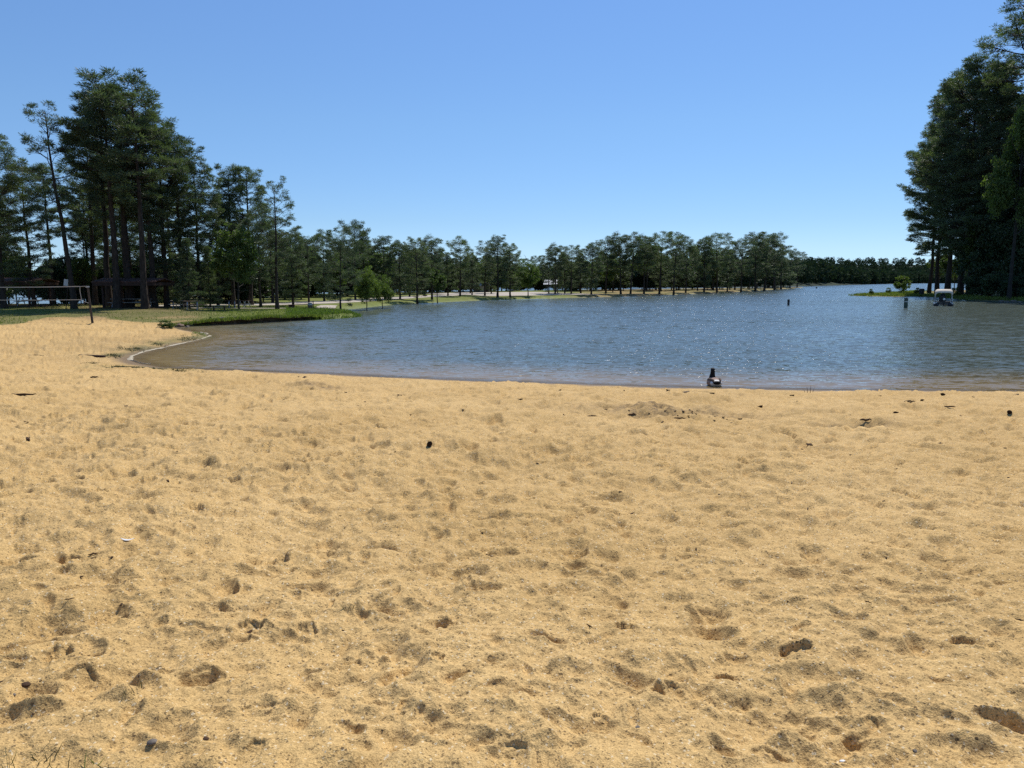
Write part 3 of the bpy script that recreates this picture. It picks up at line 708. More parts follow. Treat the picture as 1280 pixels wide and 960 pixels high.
proto('shore0', 14, pine(10, 14, .40, 3.0, 30, density=1.0, tuft_r=.6, per=30))
proto('shore1', 14, pine(11, 14, .46, 3.3, 28, prof='flat', tuft_r=.62, per=30))
proto('shore2', 14, pine(12, 14, .30, 3.2, 36, tuft_r=.6, per=30))
proto('shore3', 14, pine(13, 14, .58, 3.6, 22, prof='flat', density=1.1, tuft_r=.65, per=30))
proto('shore0b', 14, pine(41, 14, .28, 2.7, 36, density=1.0, tuft_r=.58, per=30))
proto('shore0c', 14, pine(42, 14, .36, 3.3, 30, density=.8, tuft_r=.6, per=30, lean=.04))
proto('shore1b', 14, pine(43, 14, .50, 3.0, 22, prof='flat', tuft_r=.6, per=30, density=.8))
proto('shore1c', 14, pine(44, 14, .34, 3.6, 30, tuft_r=.62, per=30, lean=-.03))
proto('shore2b', 14, pine(45, 14, .10, 3.0, 44, tuft_r=.58, per=30))
proto('shore2c', 14, pine(46, 14, .16, 3.4, 44, prof='cone', tuft_r=.6, per=30))
proto('cone', 14, pine(14, 14, .05, 3.0, 60, prof='cone', density=1.0, droop=8, tuft_r=.5, per=30))
proto('big0', 34, pine(15, 34, .20, 7.0, 84, tuft_r=.72, per=34, blen=.55, bw=.10, density=1.7, tr=.25))
proto('big1', 34, pine(16, 34, .25, 6.2, 76, tuft_r=.72, per=34, blen=.55, bw=.10, density=1.55, tr=.22))
proto('big2', 40, pine(17, 40, .60, 6.0, 40, prof='flat', tuft_r=.75, per=36, blen=.6, bw=.10, density=1.3, tr=.33))
proto('big3', 30, pine(18, 30, .22, 6.4, 72, prof='cone', tuft_r=.72, per=34, blen=.55, bw=.10, density=1.55, tr=.25))
proto('oak0', 11, hardwood(21, 11, .20, 3.6))
proto('oak1', 11, hardwood(22, 11, .16, 4.2, clus=330))
proto('oak2', 11, hardwood(23, 11, .30, 3.0, clus=200))
proto('oakbig', 26, hardwood(24, 26, .32, 7.0, per=60, leaf=.42, clus=420, tr=.2))
proto('dome', 9, hardwood(25, 9, .12, 5.2, mat='dark', clus=420, leaf=.28, shape=2))
proto('darkoak', 14, hardwood(26, 14, .04, 4.2, mat='dark', clus=420, leaf=.34))
proto('darkbush', 6, hardwood(27, 6, .0, 3.4, mat='dark', clus=260, leaf=.26, trunks=3))
proto('shrub', 3, hardwood(28, 3, .10, 1.3, mat='oak', clus=110, per=30, leaf=.16, trunks=4, tr=.12))

def zland(x, y):
    if sdf(np.array([x]), np.array([y]), RIGHT)[0] > 0: return rz_(x, y)
    return gz(x, y)
TRNG = random.Random(4); VRNG = random.Random(21)
def plant(kind, px, top, D, label, cat='pine', name='pine_tree', group=None, wide=1.0, rz=None, tilt=0.0, low=0.1):
    if kind in ('shore0', 'shore1', 'shore2'): kind += VRNG.choice(('', 'b', 'c'))
    H, tm, cm = PROTO[kind]; x, y = at_D(px, D); z = zland(x, y) - low
    h = z_at(top - 2.5, D) - z; s = h / H
    root = empty(name, (x, y, z), TRNG.uniform(0, 6.28) if rz is None else rz)
    if tilt: root.rotation_euler = (0, tilt, 0)
    w = s * wide
    root.scale = (w, w, s)
    for nm, me in (('trunk', tm), ('crown', cm)):
        o = bpy.data.objects.new(nm, me); COL.objects.link(o); o.parent = root
    return tag(root, label, cat, group)
G1, G2, G3, G4 = 'trees of the picnic grove behind the volleyball net', 'trees along the middle shore', 'pines on the far point', 'trees on the right bank'
LEFT = [
 ('full0', 4, 168, 67, 'dark pine cut by the left edge of the photo, its crown above the net'),
 ('tall1', -28, 185, 65, 'outermost pine of the grove, mostly outside the left edge'),
 ('full1', 41, 207, 71, 'bushy lower pine between the left edge pine and the slim leaning pine'),
 ('slim', 91, 133, 67, 'slim loose-crowned pine leaning left, its bare trunk just left of the near net post', .95),
 ('tall0', 146, 104, 68, 'tall bare-trunked pine rising behind the middle of the right picnic shelter', 1.15),
 ('tall1', 160, 88, 70, 'tallest pine of the left grove, highest crown over the right picnic shelter', 1.2),
 ('tall2', 136, 122, 73, 'pine with high crown just left of the tallest grove pine', 1.1),
 ('tall0', 181, 112, 67, 'leaning pine with a stout dark trunk at the right end of the right picnic shelter', 1.1),
 ('tall1', 193, 138, 71, 'straight pine next right of the stout leaning one beside the shelter', 1.1),
 ('full0', 208, 152, 73, 'dense pine on the right shoulder of the tall grove, trunk by the small picnic table', 1.0),
 ('full1', 228, 172, 75, 'heavy-foliaged pine whose low boughs hang over the small picnic table', .95),
 ('full0', 250, 196, 76, 'last dense pine sloping down the right side of the tall grove', .9),
 ('tall1', 118, 158, 77, 'pine filling in between the slim leaning pine and the tallest grove pine', 1.0),
 ('tall0', 66, 205, 79, 'thin pine in the gap left of the slim leaning pine'),
 ('tall2', 291, 208, 81, 'high-crowned pine behind the bright green hardwood, left one of the pair'),
 ('tall1', 314, 209, 82, 'high-crowned pine behind the bright green hardwood, right one of the pair'),
 ('side', 346, 222, 71, 'lone tall pine with layered boughs reaching right, at the grove\'s lakeward edge'),
 ('shore2', 325, 262, 77, 'short pine in shade just left of the lone tall layered pine'),
 ('full1', 272, 240, 79, 'shaded pine of lower height left of the bright green hardwood', .9),
 ('shore2', 366, 288, 82, 'small dark pine immediately right of the lone tall layered pine'),
 ('shore1', 386, 296, 92, 'sparse-topped pine standing behind the brown litter barrel'),
 ('shore2', 405, 289, 98, 'rounded dark pine left of the broad pine by the marshy inlet'),
 ('wide0', 425, 286, 76, 'broad dark pine with its black trunk at the edge of the marshy inlet', .95),
 ('shore3', 444, 278, 104, 'pine with a small tuft crown poking highest behind the broad pine', .9),
 ('shore2', 456, 292, 108, 'dark pine behind the bright lakeside hardwood'),
 ('cone', 236, 300, 69, 'young low-branched pine in shade behind the small picnic table', .9),
 ('cone', 262, 310, 73, 'second young pine in shade, behind the grove walkway', .9),
 ('cone', 210, 300, 81, 'young dark pine filling the shade deep behind the grove trunks', .9),
]
for e in LEFT:
    plant(e[0], e[1], e[2], e[3], e[4], group=G1 if e[1] < 360 else G2, wide=e[5] if len(e) > 5 else 1.0, low=.15)
for e in (('oak0', 298, 283, 69, 'bright green hardwood lit by sun in front of the paired tall pines', .9), ('oak0', 105, 320, 77, 'light green young hardwood seen behind the near net post', .9),
          ('oak1', 458, 335, 81, 'brightest green round hardwood on the shore right of the broad dark pine', .8), ('oak1', 478, 346, 86, 'olive green hardwood just right of the brightest shore hardwood', .85),
          ('oak2', 547, 338, 106, 'small light green hardwood leaning over the bank by the car park'), ('oak1', 660, 326, 136, 'round-headed olive hardwood alone on the grass strip left of the gap in the point pines', .95),
          ('oak2', 606, 335, 150, 'yellow green hardwood beside the tan hut'), ('oak0', 766, 322, 172, 'light green hardwood tucked among the left half of the point pines'),
          ('oak2', 872, 307, 212, 'yellow green slender hardwood in the middle of the point pines'), ('oak2', 936, 316, 250, 'thin light green hardwood left of the tallest pine clump at the tip'),
          ('oak0', 20, 318, 77, 'olive leafed hardwood low behind the left picnic shelter', .9), ('oak0', 150, 322, 81, 'green hardwood low behind the right picnic shelter', 1.0)):
    plant(e[0], e[1], e[2], e[3], e[4], 'tree', 'hardwood_tree', G2 if e[1] > 400 else G1, wide=e[5] if len(e) > 5 else 1.0)
MID = [
 ('shore0', 481, 297, 108, 'slender pine first right of the bright lakeside hardwoods'),
 ('shore2', 500, 303, 112, 'dull green pine between the slender pine and the dense dark one'),
 ('full1', 522, 299, 104, 'dense dark pine standing close to the water by the left end of the car park', 1.1),
 ('shore0', 540, 296, 112, 'pointed-top pine just right of the dense dark waterside pine'),
 ('shore2', 512, 312, 124, 'lower pine half hidden behind the dense dark waterside pine'),
 ('shore2', 560, 318, 132, 'low dark pine left of the flat-topped one by the car park'),
 ('shore1', 575, 298, 130, 'flat-topped pine standing clear above the car park'),
 ('shore2', 590, 322, 138, 'small pine between the flat-topped pine and the tan hut'),
 ('shore0', 606, 303, 134, 'pine in front of the tan hut'),
 ('full0', 622, 296, 128, 'tallest dark dense pine on the grass strip right of the tan hut', 1.25),
 ('full1', 638, 306, 130, 'dense pine on the right flank of the dark clump right of the tan hut', 1.15),
 ('shore3', 669, 322, 215, 'distant small pine showing its top in the gap before the point pines'),
 ('shore0', 678, 331, 205, 'short distant pine right beside the small one in the gap'),
]
for e in MID: plant(e[0], e[1], e[2], e[3], e[4], group=G2, wide=e[5] if len(e) > 5 else 1.12, tilt=TRNG.uniform(-.03, .03))
POINT = [
 ('shore2', 686, 318, 152, 'first pine at the left end of the point row, short and bushy'), ('shore0', 694, 306, 149, 'rounded pine second in from the left end of the point row'),
 ('shore2', 706, 318, 155, 'lower pine between the two rounded pines at the left end of the point'), ('shore3', 714, 309, 151, 'flat-crowned pine third of the tall ones from the left end of the point'),
 ('shore2', 726, 315, 158, 'bushy pine left of the very dark pine on the point'), ('shore2', 739, 306, 150, 'very dark pine with foliage almost down to the water on the point'),
 ('shore1', 757, 298, 160, 'sparse see-through pine over the light green hardwood on the point'), ('shore0', 776, 292, 158, 'left of twin tall round-crowned pines on the point'),
 ('shore1', 788, 293, 160, 'right of twin tall round-crowned pines on the point'), ('shore0', 805, 295, 163, 'pine right of the twin tall ones, its crown narrow'),
 ('shore3', 824, 292, 167, 'high-crowned pine with a long bare trunk near the middle of the point'), ('shore0', 842, 292, 171, 'broad round pine right of the long bare-trunked one on the point'),
 ('shore2', 857, 302, 180, 'lower pine filling left of the yellow green slender hardwood'), ('shore2', 880, 300, 192, 'dark pine left of the umbrella-crowned pine on the point'),
 ('shore1', 896, 293, 196, 'umbrella-crowned pine standing alone right of centre on the point'), ('shore2', 909, 312, 205, 'short pine right under the umbrella-crowned one'),
 ('shore1', 926, 300, 214, 'open-crowned pine left of the tip clump of the point'), ('shore0', 944, 292, 232, 'tallest pine of the clump near the tip of the point', 1.3),
 ('shore2', 955, 294, 245, 'dense pine in the middle of the tip clump', 1.3), ('shore1', 968, 293, 262, 'wide layered pine on the right of the tip clump', 1.3),
 ('shore2', 976, 312, 290, 'pine stepping down right of the tip clump', 1.3), ('shore1', 987, 313, 325, 'second last pine at the very tip of the point', 1.2), ('shore1', 996, 317, 352, 'last small pine at the very tip of the point', 1.2),
]
for e in POINT: plant(e[0], e[1], e[2], e[3], e[4], group=G3, wide=e[5] if len(e) > 5 else 1.12, tilt=TRNG.uniform(-.035, .035))
# deeper rows of the grove and of the point: look-alikes
rr = random.Random(11)
for i in range(20):
    px = rr.uniform(105, 345) if i > 5 else rr.uniform(-60, 30); D = rr.uniform(80, 88) if px < 110 else rr.uniform(82, 98)
    top = np.interp(px, [-60, 0, 40, 110, 160, 230, 260, 290, 345], [215, 215, 262, 240, 200, 225, 250, 262, 285]) + rr.uniform(-12, 30)
    plant(rr.choice(('tall0', 'full0', 'tall2', 'shore2', 'full1')), px, top, D, 'dark pine deep in the shade behind the front trunks of the grove', group='dark pines deep in the grove')
for i in range(52):
    px = rr.uniform(350, 648); D = np.interp(px, [350, 440, 540, 640], [96, 116, 142, 175]) + rr.uniform(2, 22)
    top = np.interp(px, [350, 380, 440, 480, 520, 560, 600, 640], [302, 306, 302, 310, 312, 318, 320, 318]) + rr.uniform(-3, 24)
    plant(rr.choice(('shore2', 'full0', 'shore0', 'full1', 'darkoak', 'oak1', 'wide0')), px, top, D, 'dark tree in the thick wood behind the middle shore', 'tree', 'woodland_tree', 'trees in the wood behind the middle shore', wide=1.2)
for i in range(56):
    px = rr.uniform(684, 985); D = np.interp(px, [684, 740, 840, 912, 985], [170, 180, 190, 225, 318]) + rr.uniform(2, 26)
    top = np.interp(px, [684, 740, 800, 860, 900, 960, 990], [330, 321, 313, 319, 319, 310, 328]) + rr.uniform(-8, 20)
    plant(rr.choice(('shore2', 'shore0', 'full0', 'oak2', 'darkoak', 'oak1', 'wide0')), px, top, D, 'tree in the back rows of the point behind the waterside pines', 'tree', 'woodland_tree', 'trees in the back rows of the point', wide=1.25)
for i in range(40):
    px = rr.uniform(690, 990); D = np.interp(px, [684, 740, 840, 912, 985], [182, 192, 205, 240, 330]) + rr.uniform(2, 20)
    plant('darkbush', px, rr.uniform(336, 350), D, 'dark undergrowth bush behind the trunks of the point', 'bush', 'bush', 'undergrowth bushes on the point', wide=1.3)
for i in range(26):
    px = rr.uniform(100, 350); D = rr.uniform(88, 100) if px > 170 else rr.uniform(82, 90)
    plant(rr.choice(('darkbush', 'darkoak')), px, rr.uniform(318, 348), D, 'dark undergrowth bush at the back of the grove', 'bush', 'bush', 'undergrowth bushes behind the grove', wide=1.4)
for i in range(52):
    px = rr.uniform(190, 690); D = np.interp(px, [190, 300, 440, 540, 640], [94, 104, 132, 160, 200]) + rr.uniform(0, 12)
    plant('darkbush', px, rr.uniform(334, 348), D, 'dark undergrowth bush at the back of the grove', 'bush', 'bush', 'undergrowth bushes behind the grove', wide=1.3)
for i in range(30):
    px = rr.uniform(430, 690); D = np.interp(px, [430, 500, 600, 690], [150, 168, 188, 208]) + rr.uniform(0, 14)
    plant(rr.choice(('darkoak', 'full1', 'darkoak')), px, np.interp(px, [430, 560, 640, 690], [314, 318, 334, 330]) + rr.uniform(-4, 14), D, 'dark tree in the thick wood behind the middle shore', 'tree', 'woodland_tree', 'trees in the wood behind the middle shore', wide=1.5)
for i in range(12):
    px = rr.uniform(-60, 38) if i < 6 else rr.uniform(55, 112); D = rr.uniform(80, 87)
    plant(rr.choice(('darkbush', 'darkoak')), px, rr.uniform(300, 335) if i < 6 else rr.uniform(318, 350), D, 'dark undergrowth bush at the back of the grove', 'bush', 'bush', 'undergrowth bushes behind the grove')
plant('full1', 588, 318, 150, 'low boughed pine half covering the tan hut', group=G2)
plant('shore2', 614, 322, 148, 'small pine hiding the right half of the tan hut', group=G2, wide=1.2)
plant('shore2', 697, 330, 158, 'low pine in front of the open pavilion roof', group=G3, wide=1.1)
# right bank
RIGHT_T = [
 ('big1', 1161, 165, 160, 'pine with the first dark trunk on the spit, boughs out over the lake', 1.0),
 ('big1', 1171, 130, 157, 'pine with a slightly leaning trunk, second from the lake on the right bank', 1.0),
 ('big0', 1184, 100, 152, 'pine with the third trunk from the lake, just behind the boat canopy', 1.0),
 ('big0', 1200, 76, 141, 'big broad-trunked pine, left one of the touching pair on the right bank', 1.0),
 ('big0', 1212, 72, 139, 'big broad-trunked pine, right one of the touching pair on the right bank', 1.0),
 ('big3', 1236, 92, 133, 'dense pine right of the touching pair, its trunk hidden by undergrowth', 1.0),
 ('big2', 1268, -34, 128, 'tallest pine of all, its open crown leaving the top right corner of the photo', 1.05),
 ('big0', 1290, 110, 124, 'dense pine along the right edge of the photo', 1.0),
 ('big1', 1345, 40, 122, 'tall pine outside the right edge of the photo', 1.0),
 ('big0', 1225, 150, 156, 'pine set back behind the touching pair on the right bank', 1.0),
 ('big0', 1262, 120, 150, 'pine set back behind the tallest one on the right bank', 1.0),
]
for e in RIGHT_T: plant(e[0], e[1], e[2], e[3], e[4], group=G4, wide=e[5])
plant('oakbig', 1262, 138, 120, 'sunlit yellow green hardwood in front of the tallest pine at the right edge', 'tree', 'hardwood_tree', G4, wide=.62)
plant('oak0', 1222, 228, 134, 'light green young hardwood showing a bright patch halfway up the right bank trees', 'tree', 'hardwood_tree', G4, wide=.42)
for px, top, D, lab in ((1172, 318, 170, 'sunny yellow green small hardwood seen between the trunks behind the boat'), (1192, 326, 168, 'second sunny small hardwood seen between the trunks behind the boat')):
    plant('oak2', px, top, D, lab, 'tree', 'hardwood_tree', G4)
for px, top, D, lab in ((1228, 262, 136, 'tall dark undergrowth tree right of the broad touching trunks'), (1252, 250, 130, 'tall dark undergrowth tree in front of the tallest pine trunk'),
                        (1278, 245, 124, 'tall dark undergrowth tree at the right edge above the rocks'), (1310, 220, 122, 'tall dark undergrowth tree beyond the right edge'), (1240, 300, 150, 'dark undergrowth tree deeper in the right bank shade'), (1350, 230, 124, 'dark undergrowth tree far outside the right edge')):
    plant('darkoak', px, top, D, lab, 'tree', 'undergrowth_tree', G4)
for px, top, D, lab in ((1222, 345, 133, 'dark bush on the bank right of the broad touching trunks'), (1248, 340, 125, 'dark bush on the bank behind the bright grass patch'), (1272, 344, 121, 'dark bush above the pale rocks'), (1300, 340, 121, 'dark bush outside the right edge'), (1234, 342, 146, 'dark bush deeper in the right bank shade')):
    plant('darkbush', px, top, D, lab, 'bush', 'bush', G4)
plant('shrub', 1128, 347, 161, 'leafy light green shrub standing on the open spit', 'shrub', 'shrub')
plant('shrub', 1111, 362, 163, 'small low green shrub left of the leafy one on the spit', 'shrub', 'shrub')
plant('shrub', 1089, 363.5, 158, 'smallest green shrub nearest the tip of the spit', 'shrub', 'shrub')
plant('shrub', 1146, 362, 156, 'low green shrub beside the black barrel on the spit', 'shrub', 'shrub')
plant('shrub', 1194, 362, 137, 'low green shrub at the water behind the boat, right of its canopy', 'shrub', 'shrub')
plant('shrub', 261, 398, 53, 'dark green shrub growing on the eroded bank beside the cove', 'shrub', 'shrub', wide=.7)
plant('shrub', 206, 402.5, 47, 'low scrubby shrub on the sand edge at the start of the bank', 'shrub', 'shrub', wide=2.2)

# ------------------------------------------------------------------ grass, reeds
def grass_mesh(name, pts, h, w, mat, seed, per=1, spread=.05, kind='stuff', parent=None, lean=.35, loc=None):
    rng = np.random.default_rng(seed); P = np.repeat(np.asarray(pts, float), per, 0); n = len(P)
    P[:, :2] += rng.normal(size=(n, 2)) * spread
    d = np.column_stack([rng.normal(size=n) * lean, rng.normal(size=n) * lean, np.ones(n)])
    L = h * rng.uniform(.5, 1.15, n)
    dn = d / np.linalg.norm(d, axis=1)[:, None]
    s = np.cross(dn, np.column_stack([rng.normal(size=n), rng.normal(size=n), np.zeros(n)])); s /= np.linalg.norm(s, axis=1)[:, None] + 1e-9
    W = (w * rng.uniform(.6, 1.2, n))[:, None] * .5; bend = np.column_stack([rng.normal(size=n) * .25, rng.normal(size=n) * .25, np.zeros(n)]) * L[:, None]
    m1 = P + dn * L[:, None] * .5; tp = P + dn * L[:, None] + bend
    V = np.stack([P - s * W, P + s * W, m1 + s * W * .8 + bend * .25, m1 - s * W * .8 + bend * .25, tp], 1).reshape(-1, 3)
    b = np.arange(n)[:, None] * 5
    q = np.concatenate([b + [[0, 1, 2, 3]]]); t = b + [[3, 2, 4]]
    tone = np.clip(rng.normal(.45, .22, n), 0, 1)
    o = npmesh(name, V, [q, t], M[mat], parent, attrs={'tone': ('FACE', np.concatenate([tone, tone]))})
    if kind: tag(o, kind=kind)
    return o
rg = np.random.default_rng(17)
# lawn blades over the near part of the turf, thinner towards the sand
n = 60000; pxs = rg.uniform(-60, 470, n); D = rg.uniform(42, 82, n) ** 1.0
xy = np.array([[(p - 640) / F * d_, d_] for p, d_ in zip(pxs, D)]); s = sdf(xy[:, 0], xy[:, 1], MAIN); g = grass_amount(xy[:, 0], xy[:, 1])
keep = (s > .1) & (rg.random(n) < g * np.clip(.25 + .9 * sstep(220, 320, pxs), 0, 1)); xy = xy[keep]; z = terrain(xy[:, 0], xy[:, 1])
grass_mesh('lawn_grass', np.column_stack([xy, z]), .12, .035, 'blade', 1, 1)
# overhanging tufts along the bank edge
k = rg.integers(0, len(BX), 900); o_ = rg.normal(-.15, .18, 900)
grass_mesh('bank_grass', np.column_stack([BX[k] + BNX[k] * o_, BY[k] + BNY[k] * o_, BH[k] + .01]), .26, .04, 'blade', 2, 7, .09)
# reeds on the marshy tongue
pts = []
while len(pts) < 900:
    px, py = rg.uniform(360, 450), rg.uniform(388.5, 398.5); x, y, _ = at_z(px, py, .1)
    if sdf(np.array([x]), np.array([y]), MAIN)[0] > -.25: pts.append((x, y, max(gz(x, y), -.05)))
grass_mesh('reeds', pts, .27, .045, 'reed', 3, 9, .16)
# weeds round the cove
pts = []
for (qx, qy, rx, ry, nn) in ((142, 437, 10, 2.2, 40), (172, 430, 20, 2, 60), (165, 455, 24, 2.4, 150), (205, 459.5, 30, 1.8, 160), (234, 418, 12, 3, 60), (195, 424, 10, 1.5, 30), (118, 449.5, 10, 1, 25)):
    for _ in range(nn):
        x, y, _z = at_z(qx + rg.normal() * rx * .5, qy + rg.normal() * ry * .5, .3)
        if sdf(np.array([x]), np.array([y]), MAIN)[0] > .05: pts.append((x, y, gz(x, y)))
grass_mesh('weeds', pts, .09, .018, 'dryblade', 4, 6, .05, lean=.7)
# grass of the right spit and bank
pts = []
while len(pts) < 2600:
    px = rg.uniform(1062, 1290); D = rg.uniform(112, 185); x, y = at_D(px, D); s = sdf(np.array([x]), np.array([y]), RIGHT)[0]
    if s > .05 and (s < 4 or px < 1150): pts.append((x, y, rz_(x, y)))
grass_mesh('shore_grass', pts, .55, .09, 'blade', 5, 5, .35)

# foam line washed up in the cove
def make_foam():
    P = chaikin(w2([(190, 455.5), (175, 454), (163, 450), (162, 446.5), (170, 442), (186, 438), (205, 434.5), (225, 430), (245, 426), (257, 422.8), (262, 419.5), (258, 417), (250, 415.4)]), 3)
    t = np.concatenate([[0], np.cumsum(np.hypot(*np.diff(P, axis=0).T))]); tt = np.arange(0, t[-1], .06)
    x, y = np.interp(tt, t, P[:, 0]), np.interp(tt, t, P[:, 1]); tx, ty = np.gradient(x), np.gradient(y); L = np.hypot(tx, ty); nx, ny = -ty / L, tx / L
    w = np.maximum(.004, .030 + .065 * fbm(tt * 1.1, tt * 0, 5, 4)); c = .10 * fbm(tt * .9, tt * 0, 6, 3)
    prof = [(-1, 0), (-.6, .016), (0, .026), (.6, .016), (1, 0)]
    V = np.array([np.stack([x + nx * (c + f * w), y + ny * (c + f * w), np.full_like(x, .012) + h * (1 + .5 * vnoise(tt * 9, tt * 0 + f * 3, 8))], 1) for f, h in prof])
    k = len(tt); i = np.arange(4)[:, None] * k; j = np.arange(k - 1)[None]
    tag(npmesh('foam', V.reshape(-1, 3), np.stack([i + j, i + j + 1, i + k + j + 1, i + k + j], -1).reshape(-1, 4), M['foam'], smooth=True), kind='stuff')
make_foam()

# rocks on the banks
def rock_mesh(seed, sx, sy, sz):
    rng = random.Random(seed); bm = bmesh.new(); bmesh.ops.create_icosphere(bm, subdivisions=2, radius=1)
    for v in bm.verts:
        n_ = 1 + .16 * rng.uniform(-1, 1); v.co = Vector((v.co.x * sx * n_, v.co.y * sy * n_, v.co.z * sz * n_))
    return bm
for i, (px, py, w, lab) in enumerate(((1252, 374.2, 5, 'pale rock at the foot of the right bank, leftmost of the row'), (1259, 374.6, 4, 'small pale rock second in the row on the right bank'), (1267, 374.4, 6, 'widest pale rock of the row on the right bank'), (1275, 375, 4, 'pale rock of the right bank row nearest the edge of the photo'))):
    x, y, z = at_z(px, py, .35); r = w / 2 * y / F
    o = bmobj('shore_rock', rock_mesh(i, r * 1.3, r, r * .6), M['palewood'] if False else M['stone']); o.location = (x, y, max(rz_(x, y), 0) + r * .2); tag(o, lab, 'rock', 'rocks on the right bank')
for i, (px, D, w, lab) in enumerate(((222, 51.2, 9, 'reddish rock at the sandy start of the bank'), (236, 52, 8, 'dark rock by the shrub on the bank'), (246, 52.4, 6, 'small rock at the water below the bank shrub'), (276, 54.0, 8, 'dark rock lying under the eroded bank'), (292, 55, 7, 'flat rock under the eroded bank further along'), (232, 50.6, 5, 'small stone at the water edge before the bank'))):
    x, y = at_D(px, D); r = w / 2 * y / F
    o = bmobj('shore_rock', rock_mesh(20 + i, r * 1.3, r, r * .7), M['wood'] if i % 2 == 0 else M['stone']); o.location = (x, y, max(gz(x, y), 0) + r * .25); o.rotation_euler = (0, 0, i); tag(o, lab, 'rock', 'rocks along the cove bank')

# ------------------------------------------------------------------ volleyball net
ND = 48.0
def net_post(px, label, lean):
    x, y = at_D(px, ND); z = gz(x, y); H = z_at(356.5, ND) - z
    r = empty('net_post', (x, y, z)); r.rotation_euler = (0, lean, 0)
    bm = bmesh.new(); cyl(bm, (0, 0, -.4), (0, 0, H), .075, .06, 12); bmobj('pole', bm, M['postwood'], r, bevel=.008)
    bm = bmesh.new(); cyl(bm, (0, 0, H - .13), (0, 0, H - .06), .092, None, 12); bmobj('collar', bm, M['steel'], r)
    bm = bmesh.new(); cyl(bm, (-.16, 0, H - .1), (-.05, 0, H - .1), .012, None, 6); bmobj('hook', bm, M['steel'], r)
    return tag(r, label, 'post', 'volleyball net posts')
net_post(113, 'weathered wooden post holding the near end of the volleyball net', R(-3.5))
net_post(-106, 'volleyball net post standing outside the left edge of the photo', R(2))
def tape(name, a, b, w, parent, sag=0, seg=24, mat='tape'):
    t = np.linspace(0, 1, seg); P = np.array(a)[None] * (1 - t)[:, None] + np.array(b)[None] * t[:, None]; P[:, 2] -= sag * 4 * t * (1 - t)
    V = []; th = .012
    for dy, dz in ((-th, -w / 2), (-th, w / 2), (th, w / 2), (th, -w / 2)): V.append(P + [0, dy, dz])
    V = np.array(V); k = seg; i = np.arange(4)[:, None] * k; i2 = (np.arange(4)[:, None] + 1) % 4 * k; j = np.arange(k - 1)[None]
    return npmesh(name, V.reshape(-1, 3), np.stack([i + j, i + j + 1, i2 + j + 1, i2 + j], -1).reshape(-1, 4), M[mat], parent)
xl, xr = at_D(-98, ND)[0], at_D(100.5, ND)[0]; zt, zb = z_at(358.2, ND), z_at(374.6, ND)
nt = empty('volleyball_net', ((xl + xr) / 2, ND, 0)); cx = (xl + xr) / 2; hw = (xr - xl) / 2
tag(nt, 'sagging volleyball net with off-white tapes strung over the sand court', 'volleyball net')
tape('top_tape', (-hw, 0, zt), (hw, 0, zt + .01), .055, nt, .05); tape('bottom_tape', (-hw, 0, zb + .03), (hw, 0, zb), .04, nt, .04)
bm = bmesh.new(); P = [(hw, 0, zt), (hw - .015, 0, zt - .3), (hw + .03, 0, zb + .12), (hw + .02, 0, zb)]
for a, b in zip(P, P[1:]): cyl(bm, a, b, .022, None, 6)
bmobj('side_tape', bm, M['tape'], nt)
xp = at_D(111.5, ND)[0] - cx
bm = bmesh.new(); cyl(bm, (hw, 0, zt), (xp - .06, 0, zt + .03), .012, None, 6); bmobj('top_rope', bm, M['tape'], nt)
bm = bmesh.new(); cyl(bm, (hw, 0, zb), (hw + .17, 0, zb - .10), .013, None, 6); cyl(bm, (hw + .17, 0, zb - .10), (xp, 0, z_at(379.5, ND)), .013, None, 6); cyl(bm, (hw + .17, 0, zb - .1), (hw + .18, 0, zb - .27), .01, None, 6); bmobj('bottom_rope', bm, M['tape'], nt)
bm = bmesh.new()
for q in np.arange(-hw, hw, .15): cyl(bm, (q, 0, zb), (q, 0, zt - .05 * (1 - (q / hw) ** 2)), .0016, None, 3)
for q in np.linspace(zb, zt - .05, 7)[1:-1]: cyl(bm, (-hw, 0, q), (hw, 0, q), .0016, None, 3)
bmobj('netting', bm, M['black'], nt)

# ------------------------------------------------------------------ picnic shelters and their furniture
def picnic_table(x, y, rz, label, L=1.8, mat='wood', z=None, roofed=False):
    r = empty('picnic_table', (x, y, gz(x, y) if z is None else z), rz)
    bm = bmesh.new()
    for q in (-.28, -.14, 0, .14, .28): bx(bm, (0, q, .74), (L, .13, .04))
    bmobj('table_top', bm, M[mat], r, bevel=.004)
    for sgn in (-1, 1):
        bm = bmesh.new(); bx(bm, (0, sgn * .62, .44), (L, .13, .04)); bx(bm, (0, sgn * .76, .44), (L, .12, .04)); bmobj('bench', bm, M[mat], r, bevel=.004)
    for sgn in (-1, 1):
        xx = sgn * (L / 2 - .3); bm = bmesh.new()
        cyl(bm, (xx, -.25, .72), (xx, -.68, 0), .04, None, 6); cyl(bm, (xx, .25, .72), (xx, .68, 0), .04, None, 6); bx(bm, (xx, 0, .40), (.04, 1.5, .09)); bmobj('leg_frame', bm, M['steel'], r)
    return tag(r, label, 'picnic table', 'picnic tables under the trees')
